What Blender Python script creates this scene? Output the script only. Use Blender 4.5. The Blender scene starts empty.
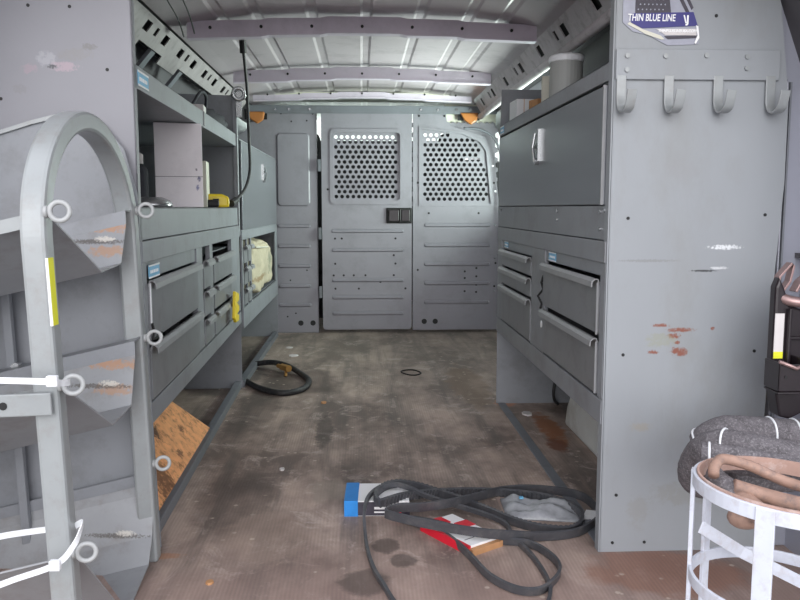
import bpy, bmesh, math, random
from mathutils import Vector, Matrix
random.seed(7)
C = bpy.context.scene.collection
SC = bpy.context.scene

# ------------------------------------------------------------------ camera, light, exposure
F_PX = 790.0
yaw = math.atan(38 / F_PX); pit = math.atan(92 / math.hypot(F_PX, 38))
cam_d = bpy.data.cameras.new('camera'); cam = bpy.data.objects.new('camera', cam_d); C.objects.link(cam)
cam.location = (0, 0, 0.75); cam.rotation_euler = (math.pi / 2 - pit, 0, -yaw)
cam_d.sensor_width = 36; cam_d.lens = F_PX / 800 * 36; cam_d.clip_start = 0.02
SC.camera = cam

w = bpy.data.worlds.new('overcast'); SC.world = w; w.use_nodes = True
nt = w.node_tree; bgn = nt.nodes['Background']
geo = nt.nodes.new('ShaderNodeTexCoord'); sep = nt.nodes.new('ShaderNodeSeparateXYZ'); cr = nt.nodes.new('ShaderNodeValToRGB')
nt.links.new(geo.outputs['Generated'], sep.inputs[0]); nt.links.new(sep.outputs['Z'], cr.inputs['Fac'])
cr.color_ramp.elements[0].position = 0.0; cr.color_ramp.elements[0].color = (.95, .945, .96, 1)
cr.color_ramp.elements[1].position = 0.9; cr.color_ramp.elements[1].color = (.88, .90, .98, 1)
nt.links.new(cr.outputs[0], bgn.inputs['Color']); bgn.inputs['Strength'].default_value = 1.55

def area(name, loc, rot, sx, sy, power, col=(1, 1, 1)):
    l = bpy.data.lights.new(name, 'AREA'); l.shape = 'RECTANGLE'; l.size = sx; l.size_y = sy; l.energy = power; l.color = col
    o = bpy.data.objects.new(name, l); C.objects.link(o); o.location = loc; o.rotation_euler = rot; return o
# bright sky seen through the side door window and the open back of the van
area('side_window_daylight', (1.22, 4.0, .85), (0, math.radians(112), 0), .6, 1.1, 75, (.93, 1, .95))
sl_ = bpy.data.lights.new('low_bright_sky', 'SUN'); sl_.angle = math.radians(48); sl_.energy = 1.55; sl_.color = (1, .985, .985)
so_ = bpy.data.objects.new('low_bright_sky', sl_); C.objects.link(so_); so_.location = (0, -3, 2); so_.rotation_euler = (math.radians(90 - 17), 0, math.radians(-4))
area('windshield_daylight', (0.05, 6.9, 1.5), (math.radians(-80), 0, 0), 1.7, .5, 14, (.9, 1, .95))

vs = SC.view_settings
vs.view_transform = 'Standard'; vs.look = 'None'; vs.exposure = 0.3; vs.gamma = 1; vs.use_curve_mapping = False

# ------------------------------------------------------------------ materials
def srgb(r, g, b):
    f = lambda c: (c / 255 / 12.92) if c / 255 <= .04045 else ((c / 255 + .055) / 1.055) ** 2.4
    return (f(r), f(g), f(b), 1)

def mat(name, col, rough=.5, metal=0., var=.0, vscale=6., bump=0., bscale=80., blots=(), dirt=None, dirt_amt=0., dirt_scale=5., spec=.5, stretch=(1, 1, 1), emit=0):
    m = bpy.data.materials.new(name); m.use_nodes = True
    n = m.node_tree.nodes; L = m.node_tree.links; b = n['Principled BSDF']
    b.inputs['Roughness'].default_value = rough; b.inputs['Metallic'].default_value = metal
    b.inputs['Specular IOR Level'].default_value = spec
    g = n.new('ShaderNodeNewGeometry'); mp = n.new('ShaderNodeMapping'); mp.inputs['Scale'].default_value = stretch
    L.new(g.outputs['Position'], mp.inputs[0])
    cur = None
    rgb = n.new('ShaderNodeRGB'); rgb.outputs[0].default_value = col; cur = rgb.outputs[0]
    def noise(scale, det=4, rgh=.6, src=None):
        t = n.new('ShaderNodeTexNoise'); t.inputs['Scale'].default_value = scale; t.inputs['Detail'].default_value = det; t.inputs['Roughness'].default_value = rgh
        L.new(src or mp.outputs[0], t.inputs['Vector']); return t.outputs['Fac']
    def ramp(v, a, c):
        r = n.new('ShaderNodeMapRange'); r.inputs[1].default_value = a; r.inputs[2].default_value = c; L.new(v, r.inputs[0]); return r.outputs[0]
    def mix(fac, a, bcol, mode='MIX'):
        x = n.new('ShaderNodeMix'); x.data_type = 'RGBA'; x.blend_type = mode
        if isinstance(fac, float): x.inputs[0].default_value = fac
        else: L.new(fac, x.inputs[0])
        for s, i in ((a, 6), (bcol, 7)):
            if isinstance(s, tuple): x.inputs[i].default_value = s
            else: L.new(s, x.inputs[i])
        return x.outputs[2]
    def mul(a, k):
        x = n.new('ShaderNodeMath'); x.operation = 'MULTIPLY'; L.new(a, x.inputs[0])
        if isinstance(k, float): x.inputs[1].default_value = k
        else: L.new(k, x.inputs[1])
        return x.outputs[0]
    if var:
        v = ramp(noise(vscale), .3, .7)
        lo = tuple(c * (1 - var) for c in col[:3]) + (1,); hi = tuple(min(1, c * (1 + var)) for c in col[:3]) + (1,)
        cur = mix(v, lo, hi)
    if dirt:
        cur = mix(mul(ramp(noise(dirt_scale, 6, .7), .5, .68), float(dirt_amt)), cur, dirt)
    for (c, r, bc, st) in blots:      # stains, rust and scuffs that have a place and a shape of their own
        s = n.new('ShaderNodeVectorMath'); s.operation = 'SUBTRACT'; L.new(g.outputs['Position'], s.inputs[0]); s.inputs[1].default_value = c
        d = n.new('ShaderNodeVectorMath'); d.operation = 'DIVIDE'; L.new(s.outputs[0], d.inputs[0]); d.inputs[1].default_value = r
        ln = n.new('ShaderNodeVectorMath'); ln.operation = 'LENGTH'; L.new(d.outputs[0], ln.inputs[0])
        nz = noise(1.6 / max(.004, min(q for q in r if q < 50)), 5, .65, g.outputs['Position'])
        a = n.new('ShaderNodeMath'); a.operation = 'MULTIPLY_ADD'; L.new(nz, a.inputs[0]); a.inputs[1].default_value = -3.2; a.inputs[2].default_value = 2.4
        t = n.new('ShaderNodeMath'); t.operation = 'SUBTRACT'; L.new(a.outputs[0], t.inputs[0])
        pw = n.new('ShaderNodeMath'); pw.operation = 'POWER'; L.new(ln.outputs['Value'], pw.inputs[0]); pw.inputs[1].default_value = 2; L.new(pw.outputs[0], t.inputs[1])
        cur = mix(mul(ramp(t.outputs[0], 0, .6), float(st)), cur, bc)
    L.new(cur, b.inputs['Base Color'])
    if emit:
        L.new(cur, b.inputs['Emission Color']); b.inputs['Emission Strength'].default_value = emit
    if bump:
        bp = n.new('ShaderNodeBump'); bp.inputs['Strength'].default_value = bump; bp.inputs['Distance'].default_value = .002
        L.new(noise(bscale, 3), bp.inputs['Height']); L.new(bp.outputs[0], b.inputs['Normal'])
    return m

GP = srgb(134, 137, 143)
M = {}
M['grey'] = mat('grey enamel sheet metal', GP, .42, 0, .06, 5, .06, 160, dirt=srgb(96, 93, 90), dirt_amt=.35, dirt_scale=9)
M['grey_panel_left'] = mat('scuffed grey end panel', srgb(134, 134, 141), .45, 0, .05, 4, .06, 160,
    blots=[((-.635, 1.68, 1.05), (.025, 1, .018), srgb(176, 176, 184), .4), ((-.60, 1.68, 1.035), (.035, 1, .012), srgb(184, 158, 170), .5),
           ((-.67, 1.68, 1.03), (.02, 1, .012), srgb(166, 140, 152), .4), ((-.625, 1.68, 1.035), (.012, 1, .005), srgb(60, 60, 66), .8),
           ((-.58, 1.68, 1.06), (.045, 1, .016), srgb(132, 130, 128), .4), ((-.69, 1.68, .99), (.02, 1, .012), srgb(124, 122, 124), .4), ((-.55, 1.68, 1.075), (.02, 1, .008), srgb(108, 104, 100), .5)])
rb = []
for (x, z, rx, rz) in ((.612, .475, .022, .004), (.655, .465, .035, .005), (.640, .452, .018, .006), (.650, .438, .008, .004), (.655, .418, .022, .010), (.598, .417, .014, .005), (.725, .468, .006, .004)):
    rb.append(((x + .022, 1.63, z + .027), (rx, 1, rz * 1.2), srgb(128, 74, 58), .95))
rb += [((.765, 1.63, .668), (.04, 1, .006), srgb(225, 228, 232), .85), ((.755, 1.63, .624), (.022, 1, .004), srgb(215, 216, 220), .7), ((.722, 1.63, .618), (.035, 1, .003), srgb(40, 40, 44), .9),
       ((.635, 1.63, .47), (.04, 1, .02), srgb(140, 142, 120), .45), ((.60, 1.63, .64), (.08, 1, .004), srgb(118, 118, 116), .5), ((.60, 1.63, .28), (.03, 1, .012), srgb(150, 140, 120), .4),
       ((.70, 1.63, .13), (.09, 1, .035), srgb(134, 133, 126), .4), ((.60, 1.63, .09), (.03, 1, .05), srgb(134, 132, 126), .35), ((.75, 1.63, .20), (.08, 1, .05), srgb(146, 143, 140), .3), ((.67, 1.63, .83), (.05, 1, .03), srgb(140, 140, 144), .25)]
M['grey_panel_right'] = mat('stained grey end panel', srgb(143, 147, 152), .5, 0, .05, 4, .06, 160, blots=rb, dirt=srgb(128, 128, 124), dirt_amt=.35, dirt_scale=7, stretch=(1, 1, .45))
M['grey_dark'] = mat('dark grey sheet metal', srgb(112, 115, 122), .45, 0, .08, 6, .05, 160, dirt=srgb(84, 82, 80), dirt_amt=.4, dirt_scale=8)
M['drawer'] = mat('grey drawer steel', srgb(124, 126, 130), .36, 0, .07, 7, .05, 160, dirt=srgb(88, 86, 84), dirt_amt=.4, dirt_scale=12)
M['door_grey'] = mat('brushed grey cabinet door', srgb(118, 121, 127), .3, .25, .10, 3, .05, 60, stretch=(1, .25, 3))
M['lip'] = mat('worn drawer lip', srgb(140, 141, 144), .4, .0, .08, 20)
M['bulkhead'] = mat('partition enamel', srgb(139, 137, 145), .4, .1, .05, 3, .06, 200, dirt=srgb(105, 105, 108), dirt_amt=.3, dirt_scale=7)
M['hoop'] = mat('pale grey painted steel', srgb(150, 154, 156), .32, .1, .05, 12, .04, 120, dirt=srgb(130, 122, 116), dirt_amt=.3, dirt_scale=25)
trb = []
for z0, z1 in ((.745, .64), (.485, .355), (.215, .02)):
    zm = (z0 + z1) / 2
    if z0 > .3:
        trb += [((-.50, 1.60, zm + .02), (.07, .2, .012), srgb(176, 132, 100), .75), ((-.49, 1.57, zm - .025), (.05, .2, .014), srgb(170, 132, 104), .7)]
    trb += [((-.52, 1.60, z1 + .045), (.08, .3, .006), srgb(84, 78, 74), .8), ((-.5, 1.6, z1 + .05), (.025, .3, .007), srgb(205, 200, 192), .8)]
M['tray'] = mat('rust stained tray', srgb(146, 148, 152), .5, 0, .08, 10, .06, 160, blots=trb, dirt=srgb(116, 108, 100), dirt_amt=.4, dirt_scale=14)
M['chrome'] = mat('zinc plated steel', srgb(190, 192, 194), .25, .85, .05, 30)
M['roof'] = mat('primed roof steel', srgb(188, 179, 184), .32, .2, .06, 3, .05, 60, dirt=srgb(112, 106, 110), dirt_amt=.4, dirt_scale=6)
M['bow'] = mat('lilac grey roof bow', srgb(206, 196, 210), .35, .1, .04, 8, dirt=srgb(140, 134, 144), dirt_amt=.3)
M['body'] = mat('van body paint', srgb(150, 152, 164), .35, .1, .04, 3)
M['body_dark'] = mat('dark body steel for shade and seams', srgb(80, 78, 82), .5, .1, .15, 8)  # on the upper walls this dark colour stands in for shade
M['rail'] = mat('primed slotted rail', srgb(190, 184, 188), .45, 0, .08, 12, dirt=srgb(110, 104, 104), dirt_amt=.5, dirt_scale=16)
M['rail_darker'] = mat('darkened slotted rail', srgb(150, 144, 146), .55, 0, .08, 12, dirt=srgb(110, 104, 104), dirt_amt=.5, dirt_scale=16)  # darker copy of the rail colour to hold down the left rail's brightness
M['black'] = mat('matte black', srgb(22, 22, 24), .6, 0, .2, 20)
M['rubber'] = mat('black rubber', srgb(38, 38, 41), .55, 0, .2, 40, .1, 300, dirt=srgb(96, 92, 90), dirt_amt=.35, dirt_scale=40)
M['belt'] = mat('worn drive belt rubber', srgb(74, 75, 80), .42, 0, .15, 30, .1, 300, dirt=srgb(104, 100, 98), dirt_amt=.5, dirt_scale=30)
M['can'] = mat('grey plastic tub', srgb(158, 160, 158), .5)
M['galv'] = mat('dull galvanised steel', srgb(164, 166, 167), .4, .0, .05, 30)
M['white'] = mat('white plastic', srgb(226, 228, 232), .35)
M['whitebox'] = mat('soiled white board', srgb(222, 218, 222), .7, 0, .05, 6, blots=[((-.475, 2.3, .835), (.006, 1, .01), srgb(60, 66, 110), .8), ((-.48, 2.3, .81), (.006, 1, .01), srgb(60, 70, 140), .7), ((-.482, 2.3, .862), (.004, 1, .005), srgb(60, 60, 80), .7)], dirt=srgb(184, 180, 184), dirt_amt=.4)
M['card'] = mat('white cardboard', srgb(205, 200, 200), .75, 0, .06, 20)
M['whiteprint'] = mat('white printed card', srgb(238, 238, 240), .5)
M['blue'] = mat('blue print', srgb(34, 128, 205), .5, 0, .08, 40)
M['skyblue'] = mat('light blue sticker', srgb(110, 176, 214), .45)
M['red'] = mat('red print', srgb(212, 30, 52), .45, 0, .06, 30)
M['brown'] = mat('brown cardboard', srgb(190, 142, 100), .8, 0, .1, 40)
M['orange'] = mat('orange amber lens', srgb(176, 112, 58), .35, emit=.0)
M['cream'] = mat('cream trim', srgb(206, 204, 190), .5, 0, .08, 8)
M['yellow'] = mat('yellow plastic', srgb(232, 204, 40), .4, 0, .05, 20)
M['yellow2'] = mat('warning label yellow', srgb(222, 222, 48), .5)
M['navy'] = mat('navy sticker', srgb(44, 40, 116), .45)
M['char'] = mat('charcoal print', srgb(58, 54, 66), .5, 0, .3, 60)
M['stickgrey'] = mat('silver grey sticker', srgb(150, 152, 166), .4, 0, .1, 40)
M['frost'] = mat('frosted plastic bag', srgb(150, 152, 157), .22, 0, .22, 35, .5, 60)
M['hose'] = mat('grey foam pipe insulation', srgb(98, 94, 98), .9, 0, .3, 60, 1., 260, dirt=srgb(160, 156, 160), dirt_amt=.7, dirt_scale=280)
M['copper'] = mat('dusty copper pipe', srgb(158, 128, 114), .6, .1, .2, 40, dirt=srgb(110, 98, 96), dirt_amt=.7, dirt_scale=60)
M['cage'] = mat('chipped white enamel', srgb(206, 210, 222), .35, 0, .04, 20, blots=[((.47, 1.0, .4), (.05, .1, .03), srgb(190, 130, 100), .6)], dirt=srgb(160, 140, 130), dirt_amt=.3, dirt_scale=45)
M['lining'] = mat('rust tinted ring lining', srgb(178, 146, 134), .6, 0, .12, 30, dirt=srgb(205, 190, 186), dirt_amt=.6, dirt_scale=40)
M['plasticdark'] = mat('dark plum plastic', srgb(34, 27, 32), .35, .0, .2, 30, .1, 90)
M['clamp'] = mat('tarnished clamp metal', srgb(156, 130, 128), .35, .6, .15, 50)
M['well'] = mat('dirty white wheel arch', srgb(206, 208, 208), .6, 0, .08, 8, blots=[((.60, 2.15, .13), (1, .12, .008), srgb(120, 86, 60), .7), ((.6, 1.9, .10), (1, .05, .01), srgb(130, 110, 90), .6)], dirt=srgb(140, 132, 122), dirt_amt=.5)
M['board'] = mat('oil stained particle board', srgb(236, 166, 112), .8, 0, .14, 30, .3, 120,
    blots=[((-.52, 1.98, .06), (.2, .10, .04), srgb(96, 58, 34), .85), ((-.6, 2.02, .16), (.2, .14, .06), srgb(104, 62, 38), .9), ((-.57, 2.17, .14), (.2, .05, .03), srgb(60, 36, 26), .9), ((-.55, 2.35, .09), (.3, .03, .012), srgb(110, 66, 40), .8), ((-.55, 2.2, .06), (.3, .03, .014), srgb(96, 60, 40), .8), ((-.5, 1.9, .02), (.3, .06, .02), srgb(90, 56, 36), .8)], dirt=srgb(124, 80, 48), dirt_amt=.8, dirt_scale=38)
M['seat'] = mat('dark seat cloth', srgb(46, 45, 47), .9, 0, .15, 30)
M['brass'] = mat('brass fitting', srgb(196, 150, 90), .35, .6)
M['bagfab'] = mat('stained canvas', srgb(182, 172, 150), .85, 0, .12, 14, .4, 60, blots=[((-.45, 4.2, .47), (.2, .12, .07), srgb(120, 126, 112), .7), ((-.45, 3.8, .42), (.2, .25, .02), srgb(130, 100, 60), .8), ((-.45, 3.9, .58), (.2, .3, .008), srgb(150, 140, 120), .7)])
M['grime'] = mat('dark clutter cloth', srgb(46, 46, 54), .8, 0, .3, 20)

def glass(name, col=(.93, .98, .955, 1)):
    m = bpy.data.materials.new(name); m.use_nodes = True; n = m.node_tree.nodes; L = m.node_tree.links
    n.remove(n['Principled BSDF']); t = n.new('ShaderNodeBsdfTransparent'); t.inputs[0].default_value = col
    g = n.new('ShaderNodeBsdfGlossy'); g.inputs['Roughness'].default_value = .03; x = n.new('ShaderNodeMixShader'); x.inputs[0].default_value = .08
    L.new(t.outputs[0], x.inputs[1]); L.new(g.outputs[0], x.inputs[2]); L.new(x.outputs[0], n['Material Output'].inputs[0]); return m
M['glass'] = glass('greenish glass')

def floor_mat():
    m = bpy.data.materials.new('worn ribbed rubber floor'); m.use_nodes = True; n = m.node_tree.nodes; L = m.node_tree.links; b = n['Principled BSDF']
    g = n.new('ShaderNodeNewGeometry')
    def mp(s):
        x = n.new('ShaderNodeMapping'); x.inputs['Scale'].default_value = s; L.new(g.outputs['Position'], x.inputs[0]); return x.outputs[0]
    def noise(s, sc, d=6, r=.65, dist=0):
        t = n.new('ShaderNodeTexNoise'); t.inputs['Scale'].default_value = sc; t.inputs['Detail'].default_value = d; t.inputs['Roughness'].default_value = r; t.inputs['Distortion'].default_value = dist
        L.new(mp(s), t.inputs['Vector']); return t.outputs['Fac']
    def rng(v, a, c, lo=0., hi=1.):
        r = n.new('ShaderNodeMapRange'); r.inputs[1].default_value = a; r.inputs[2].default_value = c; r.inputs[3].default_value = lo; r.inputs[4].default_value = hi; L.new(v, r.inputs[0]); return r.outputs[0]
    def mix(f, a, c):
        x = n.new('ShaderNodeMix'); x.data_type = 'RGBA'; L.new(f, x.inputs[0])
        for s, i in ((a, 6), (c, 7)):
            if isinstance(s, tuple): x.inputs[i].default_value = s
            else: L.new(s, x.inputs[i])
        return x.outputs[2]
    def mth(op, a, c):
        x = n.new('ShaderNodeMath'); x.operation = op
        for s, i in ((a, 0), (c, 1)):
            if isinstance(s, (float, int)): x.inputs[i].default_value = s
            else: L.new(s, x.inputs[i])
        return x.outputs[0]
    cur = mix(rng(noise((1, .55, 1), 3.6), .40, .60), srgb(116, 101, 95), srgb(186, 165, 154))
    cur = mix(rng(noise((5, .5, 1), 2.2, 5, .6, .6), .47, .66, 0, .7), cur, srgb(92, 85, 82))
    cur = mix(rng(noise((1, .8, 1), 9, 8, .75, .8), .54, .64, 0, .6), cur, srgb(204, 186, 178))
    sx = n.new('ShaderNodeSeparateXYZ'); L.new(g.outputs['Position'], sx.inputs[0])
    # bare plywood and rust at the threshold
    cur = mix(mth('MULTIPLY', rng(mth('ADD', sx.outputs['Y'], mth('MULTIPLY', noise((1, 1, 1), 7), .5)), 2.0, 1.72), .55), cur, srgb(166, 140, 132))
    # the old mat goes greener towards the partition
    cur = mix(mth('MULTIPLY', rng(sx.outputs['Y'], 2.6, 4.3), .35), cur, srgb(128, 124, 112))
    def blot(c, r, col, st, k=1.5):
        nonlocal cur
        s = n.new('ShaderNodeVectorMath'); s.operation = 'SUBTRACT'; L.new(g.outputs['Position'], s.inputs[0]); s.inputs[1].default_value = (c[0], c[1], 0)
        d = n.new('ShaderNodeVectorMath'); d.operation = 'DIVIDE'; L.new(s.outputs[0], d.inputs[0]); d.inputs[1].default_value = (r[0], r[1], 9)
        ln = n.new('ShaderNodeVectorMath'); ln.operation = 'LENGTH'; L.new(d.outputs[0], ln.inputs[0])
        nz = noise((1, 1, 1), 1.2 / min(r), 5)
        t = mth('SUBTRACT', mth('ADD', mth('MULTIPLY', nz, -k), 1 + k * .42), mth('POWER', ln.outputs['Value'], 2))
        cur = mix(mth('MULTIPLY', rng(t, 0, .4), st), cur, col)
    D = srgb(52, 47, 45)
    blot((.05, 1.69), (.035, .05), D, .6); blot((.085, 1.615), (.035, .04), D, .6); blot((.0, 1.52), (.06, .07), D, .55)
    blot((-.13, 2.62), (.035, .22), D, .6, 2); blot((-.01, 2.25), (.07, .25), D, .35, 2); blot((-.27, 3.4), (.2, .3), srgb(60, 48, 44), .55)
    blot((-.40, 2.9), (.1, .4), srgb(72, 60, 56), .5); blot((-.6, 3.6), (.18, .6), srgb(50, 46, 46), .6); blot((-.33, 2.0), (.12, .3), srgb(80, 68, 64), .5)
    blot((.64, 2.62), (.05, .22), srgb(150, 94, 58), .85, 2.2); blot((.55, 2.97), (.05, .06), srgb(200, 140, 110), .7, 2)
    blot((.62, 2.42), (.04, .08), srgb(116, 66, 44), .85, 2.2); blot((-.47, 1.66), (.10, .02), srgb(176, 128, 100), .7, 2)
    blot((-.08, 2.05), (.08, .1), srgb(150, 140, 130), .5, 2); blot((-.22, 1.75), (.12, .18), srgb(172, 150, 138), .5, 2.2); blot((.45, 3.3), (.1, .5), srgb(128, 104, 82), .5, 2)
    blot((.62, 1.53), (.2, .12), srgb(150, 104, 84), .6, 2)
    # pale crumbs
    v = n.new('ShaderNodeTexVoronoi'); v.inputs['Scale'].default_value = 22; L.new(mp((1, 1, 1)), v.inputs['Vector'])
    spot = mth('MULTIPLY', rng(v.outputs['Distance'], .15, .10), rng(noise((1, 1, 1), 2.9), .48, .56))
    cur = mix(mth('MULTIPLY', spot, .75), cur, srgb(206, 190, 176))
    # ribs run along the van
    wv = n.new('ShaderNodeTexWave'); wv.bands_direction = 'X'; wv.inputs['Scale'].default_value = 38; wv.inputs['Distortion'].default_value = .4; L.new(mp((1, .3, 1)), wv.inputs['Vector'])
    ribf = mth('MULTIPLY', wv.outputs['Fac'], rng(noise((1, 1, 1), 2.7), .4, .65, .05, .22))
    cur = mix(ribf, cur, srgb(78, 72, 69))
    L.new(cur, b.inputs['Base Color']); b.inputs['Roughness'].default_value = .62
    bp = n.new('ShaderNodeBump'); bp.inputs['Strength'].default_value = .35; bp.inputs['Distance'].default_value = .0012
    L.new(mth('ADD', mth('MULTIPLY', wv.outputs['Fac'], .45), mth('MULTIPLY', noise((1, 1, 1), 60), 1.2)), bp.inputs['Height']); L.new(bp.outputs[0], b.inputs['Normal'])
    return m
M['floor'] = floor_mat()
M['ground'] = mat('asphalt', srgb(128, 126, 124), .9, 0, .15, 4, .4, 60)

# ------------------------------------------------------------------ mesh helpers
class MB:
    def __init__(s): s.b = bmesh.new()
    def box(s, x0, x1, y0, y1, z0, z1, mx=None):
        ps = [(x, y, z) for z in (z0, z1) for y in (y0, y1) for x in (x0, x1)]
        v = [s.b.verts.new(mx @ Vector(p) if mx else p) for p in ps]
        for f in ((0, 2, 3, 1), (4, 5, 7, 6), (0, 1, 5, 4), (2, 6, 7, 3), (0, 4, 6, 2), (1, 3, 7, 5)): s.b.faces.new([v[i] for i in f])
        return s
    def prism(s, pts, axis, a, b, mx=None):        # polygon in the plane normal to axis, given as the two other coords in xyz order
        def P(p, t):
            q = {'x': (t, p[0], p[1]), 'y': (p[0], t, p[1]), 'z': (p[0], p[1], t)}[axis]; return mx @ Vector(q) if mx else q
        A = [s.b.verts.new(P(p, a)) for p in pts]; B = [s.b.verts.new(P(p, b)) for p in pts]; n = len(pts)
        s.b.faces.new(A); s.b.faces.new(B[::-1])
        for i in range(n): s.b.faces.new((A[i], B[i], B[(i + 1) % n], A[(i + 1) % n]))
        return s
    def strip(s, prof, axis, a, b, t, mx=None):    # open profile (sheet metal) with thickness t, swept along axis
        n = len(prof); L1 = []; 
        for i, p in enumerate(prof):
            p = Vector(p); q0 = Vector(prof[max(0, i - 1)]); q1 = Vector(prof[min(n - 1, i + 1)]); d = (q1 - q0).normalized(); L1.append(p + Vector((-d.y, d.x)) * t)
        for i in range(n - 1): s.prism([prof[i], prof[i + 1], tuple(L1[i + 1]), tuple(L1[i])], axis, a, b, mx)
        return s
    def tube(s, pts, r, seg=10, closed=False, caps=True, rx=None):
        pts = [Vector(p) for p in pts]; n = len(pts); rings = []; up = Vector((0, 0, 1)); pn = None
        for i, p in enumerate(pts):
            if closed: d = (pts[(i + 1) % n] - pts[i - 1])
            else: d = pts[min(n - 1, i + 1)] - pts[max(0, i - 1)]
            d.normalize()
            if pn is None:
                a = up if abs(d.z) < .9 else Vector((1, 0, 0)); nx = d.cross(a).normalized()
            else: nx = (pn - d * pn.dot(d)).normalized()
            pn = nx; ny = d.cross(nx); ri = r(i / max(1, n - 1)) if callable(r) else r
            rings.append([s.b.verts.new(p + nx * math.cos(t) * ri + ny * math.sin(t) * ri) for t in [2 * math.pi * k / seg for k in range(seg)]])
        m = n if closed else n - 1
        for i in range(m):
            A, B = rings[i], rings[(i + 1) % n]
            for k in range(seg): s.b.faces.new((A[k], A[(k + 1) % seg], B[(k + 1) % seg], B[k]))
        if not closed and caps: s.b.faces.new(rings[0][::-1]); s.b.faces.new(rings[-1])
        return s
    def ribbon(s, pts, wdt, thk, up=None, closed=False, tooth=0, tilt=None):   # rectangular cross-section, wdt along up, thk sideways
        pts = [Vector(p) for p in pts]; n = len(pts); rings = []
        for i, p in enumerate(pts):
            d = (pts[(i + 1) % n] - pts[i - 1]) if closed else pts[min(n - 1, i + 1)] - pts[max(0, i - 1)]
            d.normalize(); u = (up(i) if callable(up) else Vector(up or (0, 0, 1))).copy(); u = (u - d * u.dot(d)).normalized(); sd = d.cross(u)
            t = thk + (tooth if i % 2 else 0)
            rings.append([s.b.verts.new(p + sd * a + u * c) for a, c in ((-thk / 2 - (tooth if i % 2 else 0), -wdt / 2), (thk / 2, -wdt / 2), (thk / 2, wdt / 2), (-thk / 2 - (tooth if i % 2 else 0), wdt / 2))])
        m = n if closed else n - 1
        for i in range(m):
            A, B = rings[i], rings[(i + 1) % n]
            for k in range(4): s.b.faces.new((A[k], A[(k + 1) % 4], B[(k + 1) % 4], B[k]))
        if not closed: s.b.faces.new(rings[0][::-1]); s.b.faces.new(rings[-1])
        return s
    def cyl(s, p0, p1, r, seg=20, r1=None):
        p0, p1 = Vector(p0), Vector(p1); d = (p1 - p0).normalized(); a = Vector((0, 0, 1)) if abs(d.z) < .9 else Vector((1, 0, 0)); nx = d.cross(a).normalized(); ny = d.cross(nx); r1 = r if r1 is None else r1
        A = [s.b.verts.new(p0 + (nx * math.cos(t) + ny * math.sin(t)) * r) for t in [2 * math.pi * k / seg for k in range(seg)]]
        B = [s.b.verts.new(p1 + (nx * math.cos(t) + ny * math.sin(t)) * r1) for t in [2 * math.pi * k / seg for k in range(seg)]]
        s.b.faces.new(A[::-1]); s.b.faces.new(B)
        for k in range(seg): s.b.faces.new((A[k], A[(k + 1) % seg], B[(k + 1) % seg], B[k]))
        return s
    def torus(s, c, R, r, ax=(0, 0, 1), seg=28, rs=10):
        ax = Vector(ax).normalized(); a = Vector((0, 0, 1)) if abs(ax.z) < .9 else Vector((1, 0, 0)); nx = ax.cross(a).normalized(); ny = ax.cross(nx)
        return s.tube([Vector(c) + (nx * math.cos(t) + ny * math.sin(t)) * R for t in [2 * math.pi * k / seg for k in range(seg)]], r, rs, closed=True)
    def lathe(s, prof, c=(0, 0, 0), seg=28):
        rings = [[s.b.verts.new((c[0] + r * math.cos(t), c[1] + r * math.sin(t), c[2] + z)) for t in [2 * math.pi * k / seg for k in range(seg)]] for r, z in prof]
        for A, B in zip(rings, rings[1:]):
            for k in range(seg): s.b.faces.new((A[k], A[(k + 1) % seg], B[(k + 1) % seg], B[k]))
        s.b.faces.new(rings[0][::-1]); s.b.faces.new(rings[-1]); return s
    def build(s, name, m, parent=None, bev=0, smooth=False, loc=None):
        bmesh.ops.recalc_face_normals(s.b, faces=s.b.faces[:])
        me = bpy.data.meshes.new(name); s.b.to_mesh(me); s.b.free()
        ms = m if isinstance(m, (list, tuple)) else [m]
        for x in ms: me.materials.append(M[x])
        o = bpy.data.objects.new(name, me); C.objects.link(o)
        if smooth:
            for p in me.polygons: p.use_smooth = True
        if parent: o.parent = parent
        if loc: o.location = loc
        if bev:
            bm = o.modifiers.new('bevel', 'BEVEL'); bm.width = bev; bm.segments = 2; bm.limit_method = 'ANGLE'; bm.harden_normals = False
        return o

def smooth_path(pts, n=8, closed=False):
    P = [Vector(p if len(p) == 3 else (*p, 0)) for p in pts]; out = []; N = len(P)
    for i in range(N if closed else N - 1):
        g = lambda k: P[k % N] if closed else P[max(0, min(N - 1, k))]
        a, b, c, d = g(i - 1), g(i), g(i + 1), g(i + 2)
        for k in range(n):
            t = k / n; out.append(.5 * ((2 * b) + (c - a) * t + (2 * a - 5 * b + 4 * c - d) * t * t + (-a + 3 * b - 3 * c + d) * t ** 3))
    if not closed: out.append(P[-1])
    return out
def resample(pts, step, closed=False):
    P = pts + ([pts[0]] if closed else []); out = [P[0]]; acc = 0
    for a, b in zip(P, P[1:]):
        l = (b - a).length; t = step - acc
        while t <= l: out.append(a.lerp(b, t / l)); t += step
        acc = l - (t - step)
    if closed and (out[-1] - out[0]).length < step * .5: out.pop()
    if closed and len(out) % 2: out.pop()
    return out
def tag(o, label=None, cat=None, group=None, kind=None):
    if label: o['label'] = label
    if cat: o['category'] = cat
    if group: o['group'] = group
    if kind: o['kind'] = kind
    return o
def thing(name, label, cat, loc=(0, 0, 0), rz=0, group=None, kind=None):
    o = bpy.data.objects.new(name, None); C.objects.link(o); o.location = loc; o.rotation_euler = (0, 0, rz); o.empty_display_size = .05
    return tag(o, label, cat, group, kind)
def part(mb, name, m, parent, **k): return mb.build(name, m, parent, **k)
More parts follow.
